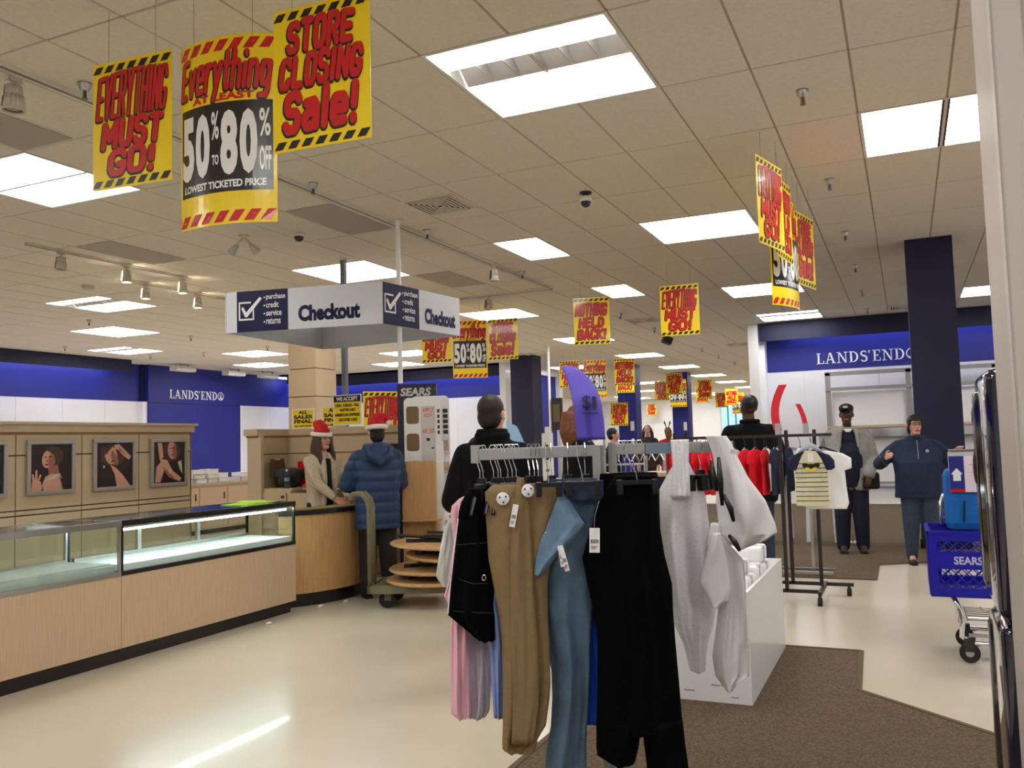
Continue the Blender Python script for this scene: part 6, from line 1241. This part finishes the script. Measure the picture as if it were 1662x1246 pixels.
# striped romper with a bat emblem
x, y, z = -.745, 7.72, 1.43; t, P0, o = onesie(x, y, R(6), 'cream', 'cream striped baby romper with navy sleeves and a bat emblem, facing the camera', None, z, 1.15, 90, False, 1.15)
P = lambda u, d, zz: P0(u*1.15, d, z+(zz-z)*1.15)
for q in range(9):
    zz = z-.19-.034*q; a = .105 if q < 2 else .112
    part('stripe', MB().tube([P(-a, -.012, zz)-o, P(-a*.5, -.021, zz)-o, P(0, -.0235, zz)-o, P(a*.5, -.021, zz)-o, P(a, -.012, zz)-o], .003, 5), 'cloth_navy', t)
for sx in (-1, 1): part('raglan_sleeve', cloth_mb(MB(), [(z-.103, min(sx*.04, sx*.055), max(sx*.04, sx*.055)), (z-.13, min(sx*.055, sx*.13), max(sx*.055, sx*.13)), (z-.17, min(sx*.075, sx*.162), max(sx*.075, sx*.162)), (z-.225, min(sx*.1, sx*.165), max(sx*.1, sx*.165)), (z-.24, min(sx*.105, sx*.14), max(sx*.105, sx*.14))], -.006, t=.02, amp=.002, nu=8, sub=2, seed=3, place=P).xf(lambda v: v-o), 'cloth_navy', t, smooth=True)
em = part('emblem_oval', MB().plate(ellp(0, 0, .05, .03), -.004, 0).xf(lambda v: P(v.x, -.026+v.y, z-.215+v.z)-o), 'yellow', t)
bat = [(-.062, .012), (-.05, .026), (-.03, .02), (-.012, .014), (-.008, .022), (-.003, .016), (.003, .016), (.008, .022), (.012, .014), (.03, .02), (.05, .026), (.062, .012), (.056, -.006), (.04, -.014), (.034, -.006), (.02, -.008), (.01, -.014), (0, -.022), (-.01, -.014), (-.02, -.008), (-.034, -.006), (-.04, -.014), (-.056, -.006)]
part('bat_emblem', MB().plate(bat, -.003, 0).xf(lambda v: P(v.x, -.031+v.y, z-.21+v.z)-o), 'black_matte', em)
part('size_label', MB().b2((-.02, -.03, z-.18), (.02, -.027, z-.115)).xf(lambda v: P(v.x, v.y, v.z)-o), 'sign_white', t)
part('clear_hanger', MB().tube([P(-.09, 0, z-.12)-o, P(-.03, 0, z-.07)-o, P(0, 0, z-.055)-o, P(.03, 0, z-.07)-o, P(.09, 0, z-.12)-o], [.008, .02, .022, .02, .008], 8).tube([P(0, 0, z-.055)-o, P(0, 0, z-.02)-o, P(.0, .012, z+.005)-o, P(0, 0, z+.022)-o, P(0, -.014, z)-o], .004, 6), mat('pale_plastic', (200, 214, 228), .3, trans=.3), t, smooth=True)
# ================================================================ RIGHT SIDE: WALL SHELVING, WHITE PEDESTALS, SMALL RACK
mat('grey_paint', (150, 148, 150), .5)
t = thing('wall_shelving', 'grey metal wall frame with a white back board on the right wall', 'shelving', (-.1, 19.5, .3)); o = Vector((-.1, 19.5, .3))
def sb(n, a, b, m='grey_paint'): return part(n, MB().b2(Vector(a)-o, Vector(b)-o), m, t)
for x in (-1.45, .1, 1.65): sb('upright', (x-.05, 19.36, .3), (x+.05, 19.44, 2.74))
sb('top_rail', (-1.5, 19.36, 2.68), (1.7, 19.44, 2.76)); sb('cross_rail', (-1.5, 19.34, 2.36), (1.7, 19.4, 2.43)); sb('back_board', (-1.38, 19.46, 1.62), (.04, 19.5, 2.33), 'white_wall'); sb('back_board', (.17, 19.46, 1.62), (1.6, 19.5, 2.33), 'white_wall')
sb('wood_ledge', (-1.5, 19.3, 1.57), (1.7, 19.44, 1.62), 'pale_wood'); sb('chrome_rail', (-1.5, 19.28, 1.38), (1.7, 19.34, 1.55), 'chrome'); sb('lower_board', (-1.45, 19.44, .36), (1.7, 19.48, 1.36), 'white_wall'); sb('floor_rail', (-1.5, 19.3, .42), (1.7, 19.36, .46))
for i, x in enumerate((-1.72, -1.1)):
    t = thing('white_pedestal', ['white pedestal leg table behind the rolling rack, left', 'white pedestal leg table behind the rolling rack, right'][i], 'table', (x, 12.6, .008)); part('top', MB().b2((-.22, -.2, .7), (.22, .3, .74)), 'white_gloss', t)
    for sx in (-1, 1):
        for sy in (-.15, .25): part('leg', MB().bar((sx*.18, sy, 0), (sx*.16, sy, .7), .05), 'white_gloss', t)
t = thing('chrome_rack', 'low chrome two-post rack base behind the rolling rack', 'clothes rack', (-1.0, 9.6, .008))
for x in (-.2, .05): part('post', MB().bar((x, 0, .02), (x, 0, 1.3), .03), 'steel', t)
part('rail', MB().bar((-.45, 0, 1.3), (.3, 0, 1.3), .03), 'steel', t); part('foot_bar', MB().bar((-.5, -.12, .03), (.25, -.12, .03), .03).bar((-.5, .12, .03), (.25, .12, .03), .03), 'steel', t)
# ================================================================ SHOPPING CART
t = thing('shopping_cart', 'blue plastic shopping cart with chrome frame and the store name', 'shopping cart', (.55, 6.35, 0)); mat('cart_blue', (22, 24, 160), .35)
X0, X1, Y0, Y1, ZB, ZT = -.46, .5, -.2, .34, .42, .81
def lattice(p, ux, uz, W_, H_, holes):
    """crossed diagonal slats between a solid rim; p corner, ux/uz axes"""
    mb = MB(); ux, uz = Vector(ux), Vector(uz); p = Vector(p); n_ = ux.cross(uz).normalized()
    def q(a, b): return p+ux*a+uz*b
    for (a0, b0, a1, b1) in holes:
        w, h_ = a1-a0, b1-b0; st = .062; c = -h_
        while c < w:
            for sgn in (1, -1):
                if sgn == 1: a, b = c, 0; e, f = c+h_, h_
                else: a, b = c, h_; e, f = c+h_, 0
                def clip(s0, v0, s1, v1):
                    if s0 < 0: v0 = v0+(v1-v0)*(0-s0)/(s1-s0); s0 = 0
                    if s1 > w: v1 = v0+(v1-v0)*(w-s0)/(s1-s0); s1 = w
                    return s0, v0, s1, v1
                a, b, e, f = clip(a, b, e, f)
                if e-a > .01: mb.bar(q(a0+a, b0+b), q(a0+e, b0+f), .012, .006)
            c += st
    return mb
def side(name, p, ux, W_, logo):
    H_ = ZT-ZB; p = Vector(p); ux = Vector(ux); uz = Vector((0, 0, 1))
    def strip(mb, a0, b0, a1, b1): return mb.bar(p+ux*((a0+a1)/2)+uz*b0, p+ux*((a0+a1)/2)+uz*b1, a1-a0, .012) if abs(ux.y) > .5 else mb.add([p+ux*a0+uz*b0+Vector((0, -.006, 0)), p+ux*a1+uz*b0+Vector((0, -.006, 0)), p+ux*a1+uz*b1+Vector((0, -.006, 0)), p+ux*a0+uz*b1+Vector((0, -.006, 0)), p+ux*a0+uz*b0+Vector((0, .006, 0)), p+ux*a1+uz*b0+Vector((0, .006, 0)), p+ux*a1+uz*b1+Vector((0, .006, 0)), p+ux*a0+uz*b1+Vector((0, .006, 0))], [(0, 1, 2, 3), (7, 6, 5, 4), (0, 4, 5, 1), (1, 5, 6, 2), (2, 6, 7, 3), (3, 7, 4, 0)])
    mb = MB(); strip(mb, 0, 0, W_, .05); strip(mb, 0, H_-.05, W_, H_); strip(mb, 0, .05, .05, H_-.05); strip(mb, W_-.05, .05, W_, H_-.05)
    holes = [(.05, .05, W_-.05, .165), (.05, .275, W_-.05, H_-.05)] if logo else [(.05, .05, W_-.05, H_-.05)]
    if logo: strip(mb, .05, .165, W_-.05, .275)
    o = part(name, mb, 'cart_blue', t)
    for hl in holes: part('lattice', lattice(p, ux, (0, 0, 1), W_, H_, [hl]), 'cart_blue', o)
    return o
front = side('basket_front', (X0, Y0, ZB), (1, 0, 0), X1-X0, True)
side('basket_rear', (X0+.03, Y1, ZB), (1, 0, 0), X1-X0-.06, False)
side('basket_end', (X0, Y1, ZB), (0, -1, 0), Y1-Y0, False); side('basket_end', (X1, Y1, ZB), (0, -1, 0), Y1-Y0, False)
part('basket_floor', MB().b2((X0, Y0, ZB-.01), (X1, Y1, ZB+.005)), 'cart_blue', t); part('basket_rim', MB().bar((X0, Y0, ZT), (X1, Y0, ZT), .022).bar((X0, Y1, ZT), (X1, Y1, ZT), .022).bar((X0, Y0, ZT), (X0, Y1, ZT), .022), 'cart_blue', t)
mb = MB(); put_text(mb, 'SEARS', X0+.14, X0+.3, ZB+.195, ZB+.245, Y0-.008, .03); part('lettering', mb, mat('letter_pale', (190, 186, 220), .5), front)
part('handle', MB().tube([(X0+.1, Y1-.02, ZT), (X0+.1, Y1+.02, ZT+.15), (X0+.12, Y1+.03, ZT+.2), (X0+.16, Y1+.03, ZT+.215), (X1, Y1+.03, ZT+.215)], .013, 8), 'chrome', t, smooth=True)
part('seat_wire', MB().tube([(X0+.1, Y1+.01, ZT+.1), (X1, Y1+.01, ZT+.1)], .006, 6).tube([(X0+.1, Y1, ZT+.05), (X1, Y1, ZT+.05)], .004, 6), 'chrome', t)
for k in range(9): part('seat_wire', MB().tube([(X0+.14+.1*k, Y1, ZT), (X0+.14+.1*k, Y1+.02, ZT+.2)], .0025, 5), 'chrome', t)
for y in (Y0+.06, Y1-.02):
    part('leg_frame', MB().tube([(X0+.12, y, ZB), (X0+.16, y, ZB-.1), (X0+.17, y, .25), (X0+.16, y, .16), (X0+.22, y, .12), (X1, y, .12)], .016, 8), 'chrome', t, smooth=True)
sh = MB()
for k in range(7): sh.tube([(X0+.2, Y0+.08+.07*k, .26), (X1, Y0+.08+.07*k, .26)], .004, 5)
sh.tube([(X0+.2, Y0+.06, .26), (X0+.2, Y1, .26)], .006, 6).tube([(X0+.42, Y0+.06, .26), (X0+.3, Y1, .26)], .005, 6).tube([(X0+.62, Y0+.06, .26), (X0+.5, Y1, .26)], .005, 6).tube([(X0+.2, Y0+.05, .28), (X1, Y0+.05, .28)], .006, 6)
part('lower_shelf', sh, 'steel', t); part('bottom_rail', MB().bar((X0+.2, Y0+.06, .17), (X1, Y0+.06, .17), .02), 'steel', t)
for x in (X0+.2, X1-.1):
    for y in (Y0+.06, Y1-.02):
        c = part('caster', MB().b2((x-.03, y-.025, .07), (x+.03, y+.025, .15)), 'grille', t); part('wheel', MB().cyl((x, y-.016, .062), (x, y+.016, .062), .06, n=20), 'rubber', c); part('hub', MB().cyl((x, y-.018, .062), (x, y+.018, .062), .025, n=12), 'steel', c)
t = thing('packaged_blanket', 'clear package with a navy and white card standing in the shopping cart', 'package', (.46, 6.62, .86)); part('blue_bundle', MB().box((0, .04, .13), (.5, .16, .42)), mat('bundle_blue', (0, 110, 196), .7, var=.2, vscale=10), t, bevel=.05)
part('wrapping', MB().b2((-.21, -.05, .2), (.25, .06, .46)), 'poly_bag', t, bevel=.02); cdn = part('card', MB().b2((-.21, -.06, .18), (.15, -.052, .42)), mat('card_pink', (236, 220, 232), .6), t)
part('navy_block', MB().b2((-.21, -.063, .2), (-.12, -.06, .42)), 'navy', cdn); part('red_band', MB().b2((-.21, -.063, .18), (-.12, -.06, .2)), 'sign_red', cdn); part('white_motif', MB().plate([(-.2, .3), (-.165, .34), (-.13, .3), (-.142, .3), (-.142, .255), (-.188, .255), (-.188, .3)], -.066, -.063), 'sign_white', cdn)
part('printed_lines', MB().b2((-.09, -.062, .36), (-.03, -.06, .366)).b2((-.09, -.062, .31), (.0, -.06, .314)).b2((.02, -.062, .24), (.06, -.06, .28)), mat('print_rose', (226, 150, 170), .6), cdn); part('zip_edge', MB().tube([(-.21, -.05, .46), (.25, -.05, .46)], .008, 6), 'steel', t); part('strap', MB().bar((-.14, -.06, -.02), (-.13, -.06, .12), .02, .01), 'black_matte', t)
# ================================================================ GLOSSY NAVY CABINET BEHIND THE PILLAR
mat('gloss_navy', (14, 14, 46), .08, coat=1); mat('smoke_chrome', (112, 108, 110), .08, metal=1)
t = thing('vending_cabinet', 'glossy navy rounded cabinet with a chrome edge behind the white pillar', 'cabinet', (.6, 3.3, 0)); o = Vector((.6, 3.3, 0))
def pod(n, z0, z1, m, y0, y1, x0, r):
    mb = MB().prism([(0, 0)]*0 or [(x0, y0), (.9, y0), (.9, y1), (x0, y1)], z0, z1).xf(lambda v: v-o); q = part(n, mb, m, t); b = q.modifiers.new('round', 'BEVEL'); b.width = r; b.segments = 5; q.data.polygons.foreach_set('use_smooth', [True]*len(q.data.polygons)); return q
pod('upper_shell', .875, 1.64, 'gloss_navy', 3.0, 3.42, .225, .035); pod('upper_chrome_face', .90, 1.60, 'smoke_chrome', 3.36, 3.5, .215, .045); pod('lower_shell', .03, .865, 'gloss_navy', 3.0, 3.4, .225, .035); pod('lower_chrome_face', .05, .83, 'smoke_chrome', 3.34, 3.47, .218, .045)
pod('plinth', .0, .03, 'black_lam', 3.05, 3.4, .26, .005); part('lens', MB().ell(Vector((.216, 3.44, 1.5))-o, (.006, .03, .035)), 'dome', t, smooth=True); part('handle_pad', MB().ell(Vector((.216, 3.44, 1.32))-o, (.01, .03, .06)), 'grille', t, smooth=True)
# ================================================================ BACKGROUND FIXTURES
t = thing('perforated_post', 'white perforated fixture post behind the front rack, left of centre', 'fixture', (-3.55, 8.75, 0)); part('post', MB().b2((-.05, -.04, 0), (.05, .04, 1.55)).b2((-.02, -.02, 1.55), (.03, .02, 1.62)), 'white_gloss', t); part('base', MB().b2((-.4, -.3, 0), (.4, .3, .9)), 'white_gloss', t)
for k in range(4): part('socket', MB().cyl((.01, -.041, 1.02+.13*k), (.01, -.046, 1.02+.13*k), .018, n=12), 'grille', t)
part('box_top', MB().b2((-.5, -.35, .9), (.5, .35, 1.05)), mat('carton', (196, 178, 150), .7), t)
def wire_rack(x, y, rz, label, n, z=1.35, w=1.2):
    t = thing('wire_rack', label, 'clothes rack', (x, y, 0), rz, 'background clothes racks')
    for sx in (-1, 1): part('upright', MB().bar((sx*w/2, 0, .03), (sx*w/2, 0, z), .03), 'chrome', t); part('foot', MB().bar((sx*w/2, -.25, .03), (sx*w/2, .25, .03), .03), 'chrome', t)
    part('rail', MB().bar((-w/2, 0, z), (w/2, 0, z), .025), 'chrome', t)
    me = MB().tube([(0, -.012, -.01), (0, 0, .025), (0, .014, 0), (0, 0, -.06)], .003, 5).tube([(0, -.19, -.14), (0, 0, -.06), (0, .19, -.14)], .007, 5).mesh('hanger', 'white_gloss')
    for k in range(n): h_ = link('hanger', me, t, (-w/2+.08+(w-.16)*k/max(n-1, 1), 0, z), random.uniform(-.3, .3))
wire_rack(-3.1, 9.7, .3, 'chrome rack of white hangers seen through the front rack', 12); wire_rack(-4.1, 14.6, .2, 'chrome rack with white hangers before the hall, left', 14); wire_rack(-3.9, 17.5, 0, 'chrome rack with white hangers before the hall, middle', 14); wire_rack(-6.3, 17.0, .4, 'chrome rack with white hangers beside the middle blue column', 12); wire_rack(-4.9, 22.5, .1, 'chrome rack with white hangers far in the hall', 12); wire_rack(-2.9, 13.2, -.3, 'chrome rack with white hangers left of the rolling rack', 10)
t = thing('wire_shelf', 'small chrome wire shelf with papers between the two rack arms', 'shelving', (-2.15, 7.0, 0), R(20))
for z in (.95, 1.1, 1.25):
    mb = MB()
    for k in range(9): mb.tube([(-.16+.04*k, -.12, z), (-.16+.04*k, .12, z)], .003, 5)
    part('wire_tier', mb.tube([(-.17, -.12, z), (.17, -.12, z)], .005, 5).tube([(-.17, .12, z), (.17, .12, z)], .005, 5), 'steel', t)
for sx in (-1, 1):
    for sy in (-1, 1): part('post', MB().cyl((sx*.17, sy*.12, 0), (sx*.17, sy*.12, 1.32), .008), 'steel', t)
t = thing('merchandise_table', 'long navy sided table in the background between the racks', 'table', (-3.6, 11.6, 0), .5); part('top', MB().b2((-.8, -.4, .95), (.8, .4, 1.0)), 'pale_wood', t); part('skirt', MB().b2((-.78, -.38, 0), (.78, .38, .95)), 'navy_dark', t)
tag(part('first_aid_sign', MB().b2((-12.6, YF-.06, 2.0), (-12.2, YF-.02, 2.4)).b2((-12.5, YF-.07, 2.08), (-12.3, YF-.06, 2.32)), mat('teal_pale', (150, 200, 204), .5), None, (-12.4, YF-.04, 2.0)), 'small pale teal notice on the white far wall', 'sign')
